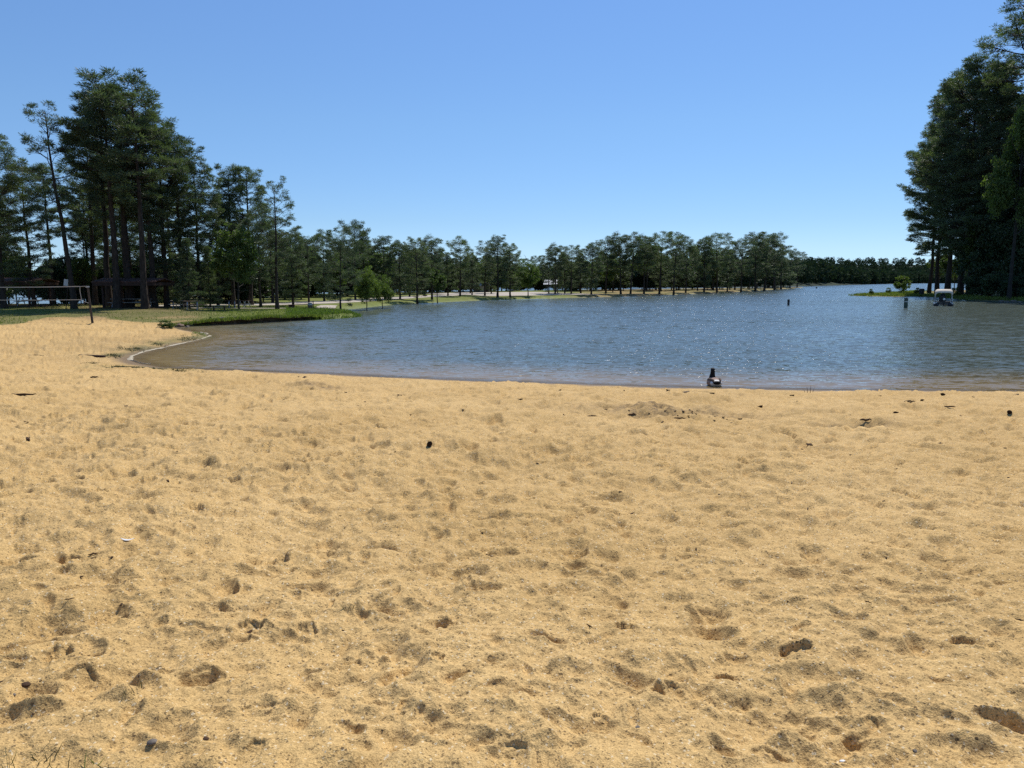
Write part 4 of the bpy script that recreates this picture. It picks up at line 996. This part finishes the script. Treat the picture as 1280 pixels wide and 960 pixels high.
def shelter(pxa, pxb, D, top, eave, depth, label):
    xa, xb = at_D(pxa, D)[0], at_D(pxb, D)[0]; cx = (xa + xb) / 2; w = xb - xa; z0 = gz(cx, D + depth / 2); zt, ze = z_at(top, D) - z0, z_at(eave, D) - z0
    r = empty('picnic_shelter', (cx, D + depth / 2, z0))
    for sx in (-1, 1):
        for sy in (-1, 1):
            box_obj('post', (sx * (w / 2 - .75), sy * (depth / 2 - .4), (ze + .1) / 2 - .1), (.16, .16, ze + .1), M['darkwood'], r, .01)
    bm = bmesh.new(); hd = depth / 2; rise = .32
    V = [(-w / 2, -hd, ze + .26), (w / 2, -hd, ze + .26), (w / 2, 0, ze + .26 + rise), (-w / 2, 0, ze + .26 + rise), (w / 2, hd, ze + .26), (-w / 2, hd, ze + .26)]
    lo = [(v[0], v[1], v[2] - .10) for v in V]; vs = [bm.verts.new(v) for v in V + lo]
    for f in ((0, 1, 2, 3), (3, 2, 4, 5), (6, 9, 8, 7), (9, 11, 10, 8), (0, 6, 7, 1), (5, 4, 10, 11), (0, 3, 9, 6), (3, 5, 11, 9), (1, 7, 8, 2), (2, 8, 10, 4)): bm.faces.new([vs[i] for i in f])
    bmobj('roof', bm, M['roof'], r)
    bm = bmesh.new(); bx(bm, (0, -hd + .06, ze + .02), (w - .06, .06, .26)); bx(bm, (0, hd - .06, ze + .02), (w - .06, .06, .26)); bx(bm, (-w / 2 + .06, 0, ze + .02), (.06, depth - .19, .26)); bx(bm, (w / 2 - .06, 0, ze + .02), (.06, depth - .19, .26))
    bmobj('fascia', bm, M['darkwood'], r)
    box_obj('floor_slab', (0, 0, .03), (w - .4, depth - .2, .16), M['soil'], r, .01)
    return tag(r, label, 'shelter', 'open picnic shelters'), cx, D + depth / 2, z0
sh1, sx1, sy1, sz1 = shelter(115, 193, 68, 349.5, 355.5, 4.2, 'brown-roofed open picnic shelter right of the near net post')
sh2, sx2, sy2, sz2 = shelter(-40, 43, 70, 350, 355.0, 4.0, 'brown-roofed open picnic shelter behind the net, cut by the left edge')
picnic_table(sx1 + .1, sy1 - .9, 0, 'long picnic table under the right brown-roofed shelter', 3.5, 'palewood', sz1 + .11)
picnic_table(at_D(30, 71)[0], 71.5, .1, 'pale picnic table under the left shelter, behind the net', 1.8, 'palewood', sz2 + .11)
picnic_table(at_D(222, 69)[0], 69, .15, 'pale-topped picnic table under the dense pines of the grove', 1.2, 'palewood')
picnic_table(at_D(240, 67)[0], 67, .3, 'low picnic table in shade beside the grove walkway', 1.4)
picnic_table(at_D(289, 72)[0], 72, .4, 'dark picnic table under the bright green hardwood', 1.1, 'darkwood')
picnic_table(at_D(305, 73)[0], 73, -.2, 'dark picnic table between the two slim trunks left of the lone tall pine', 1.1, 'darkwood')
def bench(px, D, rz, label):
    x, y = at_D(px, D); r = empty('park_bench', (x, y, gz(x, y)), rz)
    bm = bmesh.new()
    for q in (-.14, 0, .14): bx(bm, (0, q, .45), (1.1, .12, .04))
    bmobj('seat', bm, M['palewood'], r)
    for q in (-.42, .42): box_obj('leg', (q, 0, .2), (.08, .34, .46), M['darkwood'], r)
    return tag(r, label, 'bench')
bench(273, 65, .2, 'low backless bench on the lawn between the walkway and the lake')
# sign board on a pole and a two-bar sign among the trees
x, y = at_D(81, 67); z0 = gz(x, y); r = empty('sign_board', (x, y, z0)); r.rotation_euler = (0, R(8), R(25))
za, zb_ = z_at(349, 67) - z0, z_at(357.3, 67) - z0
box_obj('panel', (-.17, 0, (za + zb_) / 2), (.32, .03, za - zb_), M['steel'], r, .004); box_obj('panel', (.17, 0, (za + zb_) / 2 - .02), (.32, .03, za - zb_), M['tan'], r, .004)
bm = bmesh.new(); cyl(bm, (0, .05, -.3), (0, .05, za - .05), .035); bmobj('pole', bm, M['darkwood'], r); tag(r, 'tilted pale two-panel board on a pole seen above the net tape', 'sign')
x, y = at_D(242, 72); z0 = gz(x, y); r = empty('sign', (x, y, z0))
for py in (366.6, 369.3): box_obj('bar', (0, 0, z_at(py, 72) - z0), (.42, .04, .11), M['white'], r, .004)
bm = bmesh.new(); cyl(bm, (0, .05, -.3), (0, .05, z_at(365.8, 72) - z0), .03); bmobj('pole', bm, M['darkwood'], r); tag(r, 'small white two-bar sign hanging in the shade of the grove', 'sign')
# litter box, barrel
x, y = at_D(364, 72); r = empty('litter_bin', (x, y, gz(x, y)), .2)
box_obj('body', (0, 0, .20), (.52, .45, .42), M['darkwood'], r); box_obj('lid', (0, 0, .435), (.64, .54, .05), M['darkwood'], r); tag(r, 'dark brown boxy litter bin with an overhanging lid on the lakeside lawn', 'litter bin')
x, y = at_D(387, 72); r = empty('litter_barrel', (x, y, gz(x, y)))
bm = bmesh.new(); cyl(bm, (0, 0, 0), (0, 0, .44), .21, .23, 16); bmobj('body', bm, M['wood'], r, bevel=.01)
bm = bmesh.new(); cyl(bm, (0, 0, .445), (0, 0, .49), .235, None, 16); bmobj('rim', bm, M['white'], r)
bm = bmesh.new(); cyl(bm, (0, 0, .52), (0, 0, .66), .20, .17, 16); bmobj('hood', bm, M['tape'], r, bevel=.02)
box_obj('post', (.27, .1, .36), (.07, .07, .95), M['darkwood'], r); tag(r, 'brown barrel litter bin with a pale hood beside a short post', 'litter bin')
x, y = at_D(1152, 152); r = empty('litter_barrel', (x, y, rz_(x, y)))
bm = bmesh.new(); cyl(bm, (0, 0, 0), (0, 0, 1.0), .36, .38, 16); bmobj('body', bm, M['black'], r, bevel=.02)
bm = bmesh.new(); cyl(bm, (0, 0, 1.003), (0, 0, 1.08), .40, .36, 16); bmobj('lid', bm, M['black'], r, bevel=.01); r.scale = (1.25,) * 3; tag(r, 'black barrel standing on the spit left of the canopied boat', 'barrel')

# small buildings behind the car park
def hut(px, D, w, d, hw_, rz, wall, label, open_=False):
    x, y = at_D(px, D); r = empty('hut' if not open_ else 'open_pavilion', (x, y, gz(x, y)), rz)
    if open_:
        for sx in (-1, 1):
            for sy in (-1, 1): box_obj('post', (sx * (w / 2 - .2), sy * (d / 2 - .2), hw_ / 2 - .1), (.15, .15, hw_ + .2), M['darkwood'], r)
    else:
        bm = bmesh.new(); vs = [bm.verts.new(v) for v in ((-w / 2, -d / 2, -.2), (w / 2, -d / 2, -.2), (w / 2, d / 2, -.2), (-w / 2, d / 2, -.2), (-w / 2, -d / 2, hw_), (w / 2, -d / 2, hw_), (w / 2, d / 2, hw_), (-w / 2, d / 2, hw_), (0, -d / 2, hw_ + w * .27), (0, d / 2, hw_ + w * .27))]
        for f in ((0, 1, 5, 8, 4), (2, 3, 7, 9, 6), (1, 2, 6, 5), (3, 0, 4, 7), (4, 8, 9, 7), (5, 6, 9, 8), (3, 2, 1, 0)): bm.faces.new([vs[i] for i in f])
        bmobj('wall', bm, M[wall], r)
        dr = box_obj('door', (w * .2, -d / 2 - .03, .95), (.9, .06, 1.95), M['darkwood'], r); box_obj('handle', (w * .2 - .35, -d / 2 - .09, .95), (.04, .06, .12), M['steel'], dr)
        box_obj('window', (-w * .22, -d / 2 - .03, 1.5), (.7, .05, .5), M['black'], r)
    bm = bmesh.new(); e = .35; zr = hw_ + .05; rise = (w / 2 + e) * .54
    V = [(-w / 2 - e, -d / 2 - e, zr - e * .5), (-w / 2 - e, d / 2 + e, zr - e * .5), (0, d / 2 + e, zr + rise - e * .4), (0, -d / 2 - e, zr + rise - e * .4), (w / 2 + e, d / 2 + e, zr - e * .5), (w / 2 + e, -d / 2 - e, zr - e * .5)]
    V += [(a, b, c + .09) for a, b, c in V]; vs = [bm.verts.new(v) for v in V]
    for f in ((0, 1, 2, 3), (3, 2, 4, 5), (6, 9, 8, 7), (9, 11, 10, 8), (0, 6, 7, 1), (5, 4, 10, 11), (0, 3, 9, 6), (3, 5, 11, 9), (1, 7, 8, 2), (2, 8, 10, 4)): bm.faces.new([vs[i] for i in f])
    bmobj('roof', bm, M['metalroof'], r); return tag(r, label, 'building')
hut(602, 166, 2.4, 2.6, 1.35, R(35), 'tan', 'small tan hut with a pale metal roof behind the car park')
hut(689, 172, 3.0, 2.4, 1.7, R(80), 'tan', 'open pavilion with a pale metal roof at the left end of the point', True)

# ------------------------------------------------------------------ markers in the water
def marker(px, py, top, w, mat, label):
    x, y, _ = at_z(px, py, 0); H = z_at(top, y); r = w / 2 * y / F
    e = empty('channel_marker', (x, y, 0)); bm = bmesh.new(); cyl(bm, (0, 0, -1.0), (0, 0, H - .06), r, r * .96, 12); bmobj('post', bm, M[mat], e, bevel=.01)
    bm = bmesh.new(); cyl(bm, (0, 0, H - .057), (0, 0, H), r * 1.06, r * .95, 12); bmobj('cap', bm, M['black'], e)
    bm = bmesh.new(); cyl(bm, (0, 0, H * .58), (0, 0, H * .66), r * 1.02, None, 12); bmobj('band', bm, M['steel' if mat == 'green' else mat], e); tag(e, label, 'marker post', 'marker posts in the lake')
marker(985.5, 381.5, 374.2, 2.9, 'black', 'short black post sticking out of open water toward the lake centre')
marker(1132, 384.8, 372.3, 4.6, 'green', 'thicker dark green post in the water left of the canopied boat')
marker(1020.5, 360.6, 358.6, 1.4, 'black', 'tiny far dark post in the water off the tip of the point')

# ------------------------------------------------------------------ pontoon boat with canopy and a person aboard
bxp, byp, _ = at_z(1178.5, 382.6, 0); S = byp / F
bxp *= (byp + 1.5) / byp
boat = empty('pontoon_boat', (bxp, byp + 1.5, 0), R(-27)); tag(boat, 'small dark pontoon boat with a cream canopy seen from the stern', 'boat')
Lb = 3.6
for sx in (-1, 1):
    t = np.array([-Lb / 2, -Lb / 2 + .05, -Lb / 2 + .3, 0, Lb / 2 - .7, Lb / 2 - .2, Lb / 2]); rr_ = np.array([.05, .26, .31, .31, .30, .18, .02])
    V, Fq = tubes([(np.column_stack([np.full(7, sx * .78), t, .16 + np.maximum(0, t - 1.0) * .18]), rr_)], 14)
    hull = npmesh('pontoon', V, Fq, M['navy'], boat, smooth=True)
    bm = bmesh.new(); cyl(bm, (sx * .70, -Lb / 2 + .06, .46), (sx * 1.02, -Lb / 2 + .06, .28), .05, .05, 8); bmobj('trim', bm, M['white'], boat)
box_obj('deck', (0, 0, .47), (1.9, Lb - .5, .09), M['navy'], boat, .02)
box_obj('transom', (0, -Lb / 2 + .34, .30), (1.1, .07, .36), M['navy'], boat, .02)
for sx in (-1, 1): box_obj('side_rail', (sx * .9, .2, .66), (.05, Lb - 1.0, .28), M['navy'], boat, .015)
m_ = empty('outboard_motor', (0, 0, 0)); m_.parent = boat
box_obj('cowl', (.03, -Lb / 2 + .08, .84), (.26, .34, .26), M['white'], m_, .06); box_obj('leg', (.03, -Lb / 2 + .12, .40), (.12, .2, .72), M['black'], m_, .03)
ztop = z_at(361.6, byp)
for sx in (-1, 1):
    for yy in (-1.2, 1.1):
        bm = bmesh.new(); cyl(bm, (sx * .92, yy, .5), (sx * .90, yy, ztop - .26), .03, None, 8); bmobj('canopy_post', bm, M['steel'], boat)
nu, nv = 15, 11; top = []
for v in np.linspace(-1, 1, nv):
    for u in np.linspace(-1, 1, nu):
        top.append((u * (.98 - .05 * v * v), -.05 + v * 1.35, ztop - .30 * max(0, (abs(u) - .72) / .28) ** 2 - .40 * max(0, (abs(v) - .55) / .45) ** 1.6 - .02 * u * u))
V = top + [(a * .985, b * .99, c - .04) for a, b, c in top]; n0 = nu * nv; q = []
for b in range(nv - 1):
    for a in range(nu - 1):
        k = b * nu + a; q += [(k, k + 1, k + nu + 1, k + nu), (n0 + k, n0 + k + nu, n0 + k + nu + 1, n0 + k + 1)]
for a in range(nu - 1): q += [(a + 1, a, n0 + a, n0 + a + 1), (n0 - nu + a, n0 - nu + a + 1, 2 * n0 - nu + a + 1, 2 * n0 - nu + a)]
for b in range(nv - 1): q += [(b * nu, b * nu + nu, n0 + b * nu + nu, n0 + b * nu), (b * nu + 2 * nu - 1, b * nu + nu - 1, n0 + b * nu + nu - 1, n0 + b * nu + 2 * nu - 1)]
npmesh('canopy', V, np.array(q), M['canvas'], boat, smooth=True)
st = box_obj('seat', (-.1, -.35, .70), (.7, .5, .38), M['black'], boat, .05); box_obj('backrest', (-.1, -.62, 1.02), (.7, .1, .4), M['black'], st, .04)
con = box_obj('console', (-.1, .75, .82), (.7, .4, .62), M['black'], boat, .05)

# seated person facing away from the camera (towards +y), local origin at the seat
pv = [(0, 0, .10), (0, -.02, .32), (0, 0, .52), (0, .01, .61), (0, .02, .70), (0, .03, .82),
      (-.10, .02, .08), (-.12, .42, .10), (-.12, .46, -.30), (-.12, .60, -.33), (.10, .02, .08), (.12, .42, .10), (.12, .46, -.30), (.12, .60, -.33),
      (-.20, 0, .50), (-.26, .06, .26), (-.16, .34, .24), (-.13, .42, .25), (.20, 0, .50), (.26, .06, .26), (.16, .34, .24), (.13, .42, .25)]
pe = [(0, 1), (1, 2), (2, 3), (3, 4), (4, 5), (0, 6), (6, 7), (7, 8), (8, 9), (0, 10), (10, 11), (11, 12), (12, 13), (2, 14), (14, 15), (15, 16), (16, 17), (2, 18), (18, 19), (19, 20), (20, 21)]
pr = [(.16, .12), (.15, .11), (.15, .10), .06, .095, .08, .09, .075, .055, .045, .09, .075, .055, .045, .065, .05, .04, .04, .065, .05, .04, .04]
def skinned(name, verts, edges, radii, root, mat, parent=None, sub=2):
    me = bpy.data.meshes.new(name); bm = bmesh.new(); lay = bm.verts.layers.skin.verify()
    vs = [bm.verts.new(v) for v in verts]
    for a, b in edges: bm.edges.new((vs[a], vs[b]))
    for i, (v, r_) in enumerate(zip(vs, radii)):
        v[lay].radius = r_ if isinstance(r_, tuple) else (r_, r_); v[lay].use_root = (i == root)
    bm.to_mesh(me); bm.free(); me.materials.append(M[mat])
    o = bpy.data.objects.new(name, me); COL.objects.link(o); o.modifiers.new('skin', 'SKIN').use_smooth_shade = True
    s_ = o.modifiers.new('sub', 'SUBSURF'); s_.levels = s_.render_levels = sub
    if parent: o.parent = parent
    return o
_p = boat.matrix_basis @ Vector((-.1, -.38, .89))
person = empty('person', _p, R(-24)); tag(person, 'person in a dark shirt sitting under the boat canopy with back to the beach', 'person')
skinned('body', pv, pe, pr, 0, 'shirt', person)
hd = bmesh.new(); bmesh.ops.create_uvsphere(hd, u_segments=18, v_segments=12, radius=1)
for v in hd.verts: v.co = Vector((v.co.x * .085, v.co.y * .10 + .03, v.co.z * .12 + .76))
bmobj('face', hd, M['skin'], person, smooth=True)
hb = bmesh.new(); bmesh.ops.create_uvsphere(hb, u_segments=18, v_segments=12, radius=1)
for v in hb.verts: v.co = Vector((v.co.x * .095, v.co.y * .10 + .0, max(v.co.z, -.45) * .11 + .80))
bmobj('hair', hb, M['hair'], person, smooth=True)
for sx in (-1, 1):
    hm = [(sx * .13, .42, .25), (sx * .125, .50, .255)]; ve, ed, ra = list(hm), [(0, 1)], [.035, .04]
    for q, dz in enumerate((-.03, -.01, .01, .03)):
        ve += [(sx * .125 + dz, .56, .25), (sx * .125 + dz, .59, .225)]; i = len(ve) - 2; ed += [(1, i), (i, i + 1)]; ra += [.009, .008]
    ve += [(sx * .125 - sx * .05, .52, .25), (sx * .125 - sx * .06, .55, .235)]; i = len(ve) - 2; ed += [(1, i), (i, i + 1)]; ra += [.010, .009]
    skinned('hand', ve, ed, ra, 0, 'skin', person, 1)

# ------------------------------------------------------------------ the goose at the water's edge
M['goose_body'] = simple('grey_brown_feathers', (.30, .21, .17), .9, .3, 30, .1, 0, .3)
M['goose_wing'] = simple('dark_wing_feathers', (.12, .088, .070), .85, .45, 26, .1, 0, .3)
M['goose_black'] = simple('black_feathers', (.012, .011, .012), .7, .2, 20, .2)
M['goose_white'] = simple('white_feathers', (.72, .70, .66), .9, .06, 20, .1)
gx, gy, _ = at_z(893, 482.0, 0)
goose = empty('goose', (gx, gy, -.045), R(1)); goose.scale = (1.3, 1.05, 1.05); tag(goose, 'black-necked brown goose floating at the beach edge, tail toward the camera', 'goose')
# body loft along y (tail -y, breast +y), then the neck rises and carries the head
spine = [(-.315, .185, .012, .010, 1), (-.28, .17, .05, .028, 1), (-.235, .15, .09, .055, 2), (-.16, .13, .135, .10, 0), (-.05, .125, .165, .135, 0), (.06, .125, .165, .14, 0), (.15, .135, .14, .125, 0), (.205, .165, .10, .10, 0)]
necks = [(.235, .235, .078, .075, 3), (.235, .30, .060, .062, 3), (.215, .365, .050, .052, 3), (.20, .42, .047, .050, 3), (.205, .458, .050, .052, 4), (.235, .475, .044, .046, 4), (.275, .478, .022, .026, 5), (.32, .468, .012, .011, 5), (.33, .466, .002, .002, 5)]
rows = spine + necks; seg = 20; C = np.array([(0, a, b) for a, b, *_ in rows]); T = np.gradient(C, axis=0); T /= np.linalg.norm(T, axis=1)[:, None]
V = []
for (a, b, rx, rzr, _), t in zip(rows, T):
    A = np.array([1., 0, 0]); B = np.cross(A, t)
    for th in np.linspace(0, 2 * np.pi, seg, endpoint=False): V.append(np.array([0, a, b]) + A * rx * math.cos(th) - B * rzr * math.sin(th) * -1)
V = np.array(V); nr = len(rows); i = np.arange(nr - 1)[:, None] * seg; j = np.arange(seg)[None]; Fq = np.stack([i + j, i + (j + 1) % seg, i + seg + (j + 1) % seg, i + seg + j], -1).reshape(-1, 4)
mi = []
for f in Fq:
    r_ = f[0] // seg; k_ = rows[r_][4]; z = V[f][:, 2].mean()
    zc = rows[r_][1]
    if k_ == 1: m = 2
    elif k_ == 2: m = 1
    elif k_ == 0: m = 1 if (r_ <= 2 and z < .10) else 0
    elif k_ == 4: m = 1 if (abs(V[f][:, 0].mean()) > .022 and z < zc + .012) else 2
    else: m = 2
    mi.append(m)
caps = [np.array([[seg - 1 - q for q in range(seg)]])]
body = npmesh('body', V, Fq, [M['goose_body'], M['goose_white'], M['goose_black']], goose, smooth=True, mi=mi)
for sx in (-1, 1):
    bm = bmesh.new(); bmesh.ops.create_uvsphere(bm, u_segments=18, v_segments=12, radius=1)
    for v in bm.verts:
        t = (v.co.y + 1) / 2; v.co = Vector((sx * (.115 - .05 * (1 - t) ** 2) + v.co.x * .052 * (.35 + .65 * t), v.co.y * .23 - .06, .185 + v.co.z * .078 * (.35 + .65 * t ** .7) + .03 * (1 - t)))
    bmobj('wing', bm, M['goose_wing'], goose, smooth=True)

# ------------------------------------------------------------------ debris on the sand
def on_sand(px, py):
    z = 1.2
    for k in range(4):
        x, y, _z = at_z(px, py, z); z = float(terrain(np.array([x]), np.array([y]), None, k > 1)[0])
    x, y, _z = at_z(px, py, z); z = float(terrain(np.array([x]), np.array([y]), None, True)[0])
    return x, y, z
def cone_mesh():
    bm = bmesh.new(); rng = random.Random(2)
    for ring in range(9):
        t = ring / 8; rad = .42 * math.sin(math.pi * (.12 + .8 * t)) ** .8; nn = max(4, int(9 * rad / .42))
        for q in range(nn):
            a = q * 6.283 / nn + ring * .5; c = Vector((math.cos(a) * rad, math.sin(a) * rad, -.6 + 1.2 * t))
            r_ = bmesh.ops.create_cone(bm, cap_ends=True, segments=5, radius1=.05, radius2=.17, depth=.3)
            d = Vector((math.cos(a), math.sin(a), .55)); bmesh.ops.transform(bm, matrix=Matrix.Translation(c) @ d.to_track_quat('Z', 'Y').to_matrix().to_4x4() @ Matrix.Diagonal((1, .45, 1, 1)), verts=r_['verts'])
    r_ = bmesh.ops.create_icosphere(bm, subdivisions=2, radius=.42)
    for v in r_['verts']: v.co.z *= 1.5
    me = bpy.data.meshes.new('pine_cone'); bm.to_mesh(me); bm.free(); me.materials.append(M['cone']); return me
CM = cone_mesh()
for px, py, w, lab in ((537, 560, 10, 'large dark pine cone lying alone on open sand near the middle of the photo'), (1154, 498, 6, 'small dark pine cone near the waterline, left of two close together'), (1178.5, 497, 6, 'small dark pine cone near the waterline, right of two close together'), (1262, 515, 8, 'dark pine cone on the sand near the right edge'), (1035, 548, 5, 'small pine cone on sand below the debris line')):
    x, y, z = on_sand(px, py); s = w * 1.1 * y / F / 1.6
    o = bpy.data.objects.new('pine_cone', CM); COL.objects.link(o); o.location = (x, y, z + s * .24); o.scale = (s * .9, s * .8, s * 1.05); o.rotation_euler = (R(75), .3, px); tag(o, lab, 'pine cone', 'pine cones on the beach')
# timber plank lying by the cove
x, y, z = on_sand(115, 446.5); r = box_obj('timber_plank', (0, 0, .05), (34 * y / F, .14, .10), M['darkwood'], None, .012); r.location = (x, y, z); r.rotation_euler = (0, R(1.5), R(-6)); tag(r, 'dark timber plank lying flat on the sand left of the cove', 'plank')
def stick(px, py, w, r0, rz, label, mat='stick', kink=.12, name='stick', z_=.0):
    x, y, z = on_sand(px, py); L = w * y / F; rng = np.random.default_rng(int(px * 7 + py)); t = np.linspace(-.5, .5, 7)
    P = np.column_stack([t * L, np.cumsum(rng.normal(size=7)) * kink * L * .3, r0 + np.abs(rng.normal(size=7)) * r0 * .6]); P[:, 1] -= P[:, 1].mean()
    V, Fq = tubes([(P, r0 * np.array([.5, .9, 1, 1, .9, .7, .3]))], 7)
    o = npmesh(name, V, Fq, M[mat], smooth=True); o.location = (x, y, z + z_); o.rotation_euler = (0, 0, rz); return tag(o, label, 'stick', 'sticks and twigs on the beach')
for e in ((861, 486.5, 16, .03, .05, 'grey stick lying at the waterline left of the goose'), (905, 517, 18, .016, -.5, 'pale curved stick in the dark scuffed patch below the goose'), (1187, 512.5, 14, .013, -.1, 'thin dark stick below the two small pine cones', 'chip'), (1137, 509, 14, .014, -.2, 'knotted dark stick left of the two small pine cones', 'chip'),
          (790, 520, 13, .012, .4, 'dark stick in the left half of the scuffed patch', 'chip'), (850, 524, 15, .012, -.3, 'dark stick in the middle of the scuffed patch', 'chip'), (740, 520, 12, .011, .1, 'dark stick at the left end of the scuffed patch', 'chip'), (30, 494, 30, .018, -.06, 'thin twig in line with the plank at the left edge', 'chip'), (118, 473, 10, .02, .2, 'short dark stick under the plank', 'chip'),
          (82, 466, 11, .018, .0, 'short dark stick left of the plank end', 'chip'), (38, 444, 34, .018, .05, 'long thin twig on the sand near the left edge above the plank', 'chip'), (1082, 528, 16, .016, .1, 'twig on the tangle of debris right of centre', 'chip'), (1068, 527, 20, .016, -.4, 'bent twig on the tangle of debris right of centre', 'chip'),
          (990, 602, 12, .005, 1.2, 'hair-thin twig standing out of mid beach sand'), (88, 760, 12, .003, .6, 'fine needle twig on the near left sand', 'chip'), (737, 784, 14, .003, -1.0, 'fine needle twig left of the small hole at mid right', 'chip'), (1275, 776, 14, .003, -.6, 'fine needle twig at the right edge', 'chip'), (1085, 757, 10, .003, -.8, 'fine needle twig right of centre on near sand', 'chip'), (117, 695, 12, .005, .5, 'short twig above the ridged footprint on the left', 'chip'), (1010, 635, 14, .004, 1.0, 'bent fine twig on mid right sand', 'chip'), (610, 695, 14, .004, -.9, 'fine twig crossing the scuff left of centre', 'chip')):
    stick(*e[:6], mat=e[6] if len(e) > 6 else 'stick')
# plant stems poking from the shallow at the waterline
x, y, z = on_sand(1012, 486.5); r = empty('dead_plant', (x, y, max(z, 0)))
for q, (dx, h, l) in enumerate(((-.05, .16, -.1), (.02, .20, .05), (.08, .13, .3), (-.11, .09, -.4))):
    V, Fq = tubes([(np.array([(dx, 0, -.03), (dx + l * h * .4, 0, h * .5), (dx + l * h, .01, h)]), np.array([.008, .006, .003]))], 5); npmesh('stem', V, Fq, M['chip'], r)
tag(r, 'dead plant stems sticking up at the waterline right of the goose', 'plant')
# stones
for i, (px, py, w, lab) in enumerate(((31, 855, 13, 'dark oval pebble on the near left sand'), (191, 924, 15, 'grey flat pebble leaning in the sand near the bottom left'), (256, 924, 12, 'dark flat pebble right of the grey one near the bottom'), (17, 866, 7, 'thin dark pebble beside the oval one'), (2, 852, 7, 'dark pebble at the left edge'), (797, 909, 8, 'grey pebble on near sand right of centre'), (1145, 936, 8, 'pale grey pebble near the bottom right'), (1054, 951, 9, 'cream shell-like pebble at the bottom edge'))):
    x, y, z = on_sand(px, py); r_ = w / 2 * y / F * 1.05
    o = bmobj('pebble', rock_mesh(40 + i, r_, r_ * .75, r_ * .45), M['white'] if i == 7 else (M['chip'] if i in (0, 2, 4) else M['stone']), smooth=True); o.location = (x, y, z - r_ * .14); o.rotation_euler = (.05, .1, i * .9); tag(o, lab, 'pebble', 'pebbles on the beach')
# white feather
x, y, z = on_sand(160, 682); t = np.linspace(-.5, .5, 9); L = .085; V = []
for sgn in (-1, 0, 1): V += [(q * L, sgn * .012 * math.cos(q * 3.0), .008 + .010 * (q * 2) ** 2 - (.004 if sgn else 0)) for q in t]
Fq = np.concatenate([np.stack([np.arange(8) + a, np.arange(8) + a + 1, np.arange(8) + a + 10, np.arange(8) + a + 9], 1) for a in (0, 9)])
o = npmesh('feather', V, Fq, M['white'], smooth=True); o.location = (x, y, z + .004); tag(o, 'small white feather lying on the sand left of centre', 'feather')
# bark chips strewn about
def chip_mesh(seed):
    rng = random.Random(seed); bm = bmesh.new(); bx(bm, (0, 0, 0), (1, .5, .22)); bmesh.ops.subdivide_edges(bm, edges=bm.edges[:], cuts=2, use_grid_fill=True)
    for v in bm.verts: v.co += Vector((rng.uniform(-.1, .1), rng.uniform(-.09, .09), rng.uniform(-.05, .05) + .12 * v.co.x ** 2))
    me = bpy.data.meshes.new('bark_chip'); bm.to_mesh(me); bm.free(); me.materials.append(M['chip']); return me
CH = [chip_mesh(i) for i in range(5)]; cr = random.Random(9)
spots = [(672, 579, 4), (465, 494, 5), (33, 530, 6), (35, 549, 8), (513, 519, 3), (497, 529, 4), (312, 790, 8), (895, 493, 5), (700, 489, 5), (735, 490, 8), (780, 489, 5), (835, 487, 6), (990, 491, 6), (1020, 489, 5), (1100, 493, 4), (1240, 493, 6), (1270, 491, 7), (380, 468.5, 8), (372, 469, 6), (500, 493, 7), (600, 481, 5), (650, 500, 8), (757, 515, 5), (770, 524, 6), (812, 518, 4), (828, 526, 5), (866, 520, 5), (893, 525, 4), (935, 517, 5), (925, 524, 6), (950, 505, 9), (960, 513, 6), (1012, 552, 8), (1060, 532, 9), (1095, 531, 7), (1120, 516, 8), (1130, 514, 5), (1200, 520, 5), (1255, 560, 6), (1175, 560, 6),
         (140, 700, 6), (100, 714, 7), (152, 762, 6), (425, 645, 5), (390, 488, 8), (385, 594, 3), (210, 605, 6), (1003, 561, 4), (940, 577, 3), (790, 642, 5), (870, 686, 5), (1260, 600, 4), (890, 500, 6), (842, 489, 8), (455, 502, 6), (432, 490, 5)]
for i in range(45): spots.append((845 + cr.gauss(0, 62), 519 + cr.gauss(0, 4.5), cr.uniform(1.6, 4.2)))
for i in range(70):
    py = 495 + 440 * cr.random() ** 1.6; spots.append((cr.uniform(5, 1275), py, cr.uniform(2.0, 4.5)))
for (px, py, w) in spots:
    x, y, z = on_sand(px, py); s = w * y / F * .85
    o = bpy.data.objects.new('bark_chip', CH[cr.randrange(5)]); COL.objects.link(o); o.location = (x, y, z + s * .08); o.scale = (s, s * cr.uniform(.7, 1.3), s * cr.uniform(.6, 1.2)); o.rotation_euler = (cr.uniform(-.3, .3), cr.uniform(-.3, .3), cr.uniform(0, 6.28))
    tag(o, 'small dark chip of bark strewn on the sand', 'bark chip', 'bark chips strewn over the beach')
# grass tufts growing out of the near sand
def tuft(px, py, n_, h, label, mat='dryblade', spread=.05, w=.0035):
    x, y, z = on_sand(px, py); r_ = np.random.default_rng(int(px + py)); P = np.column_stack([r_.normal(size=(n_, 2)) * spread, np.full(n_, -.01)])
    o = grass_mesh('grass_tuft', P, h, w, mat, int(px), 1, .005, None, lean=.45); o.location = (x, y, z); return tag(o, label, 'grass tuft', 'grass tufts in the near sand')
tuft(58, 966, 30, .075, 'thickest grass tuft at the bottom left corner', spread=.035); tuft(12, 962, 12, .06, 'thin grass tuft in the very corner at the bottom left', spread=.03); tuft(108, 962, 6, .085, 'two tall green blades right of the thickest corner tuft', 'blade', .012)
tuft(136, 964, 7, .06, 'small dark tuft right of the tall green blades', spread=.015); tuft(165, 880, 9, .06, 'dry spread tuft left of the ridged footprint on near sand', spread=.02); tuft(437, 764, 9, .035, 'dry broken tuft on the sand left of centre', spread=.02); tuft(874, 952, 3, .03, 'single short blade near the bottom edge', 'blade', .008)
tuft(55, 945, 12, .06, 'wiry dark tuft just above the corner tuft', spread=.03)
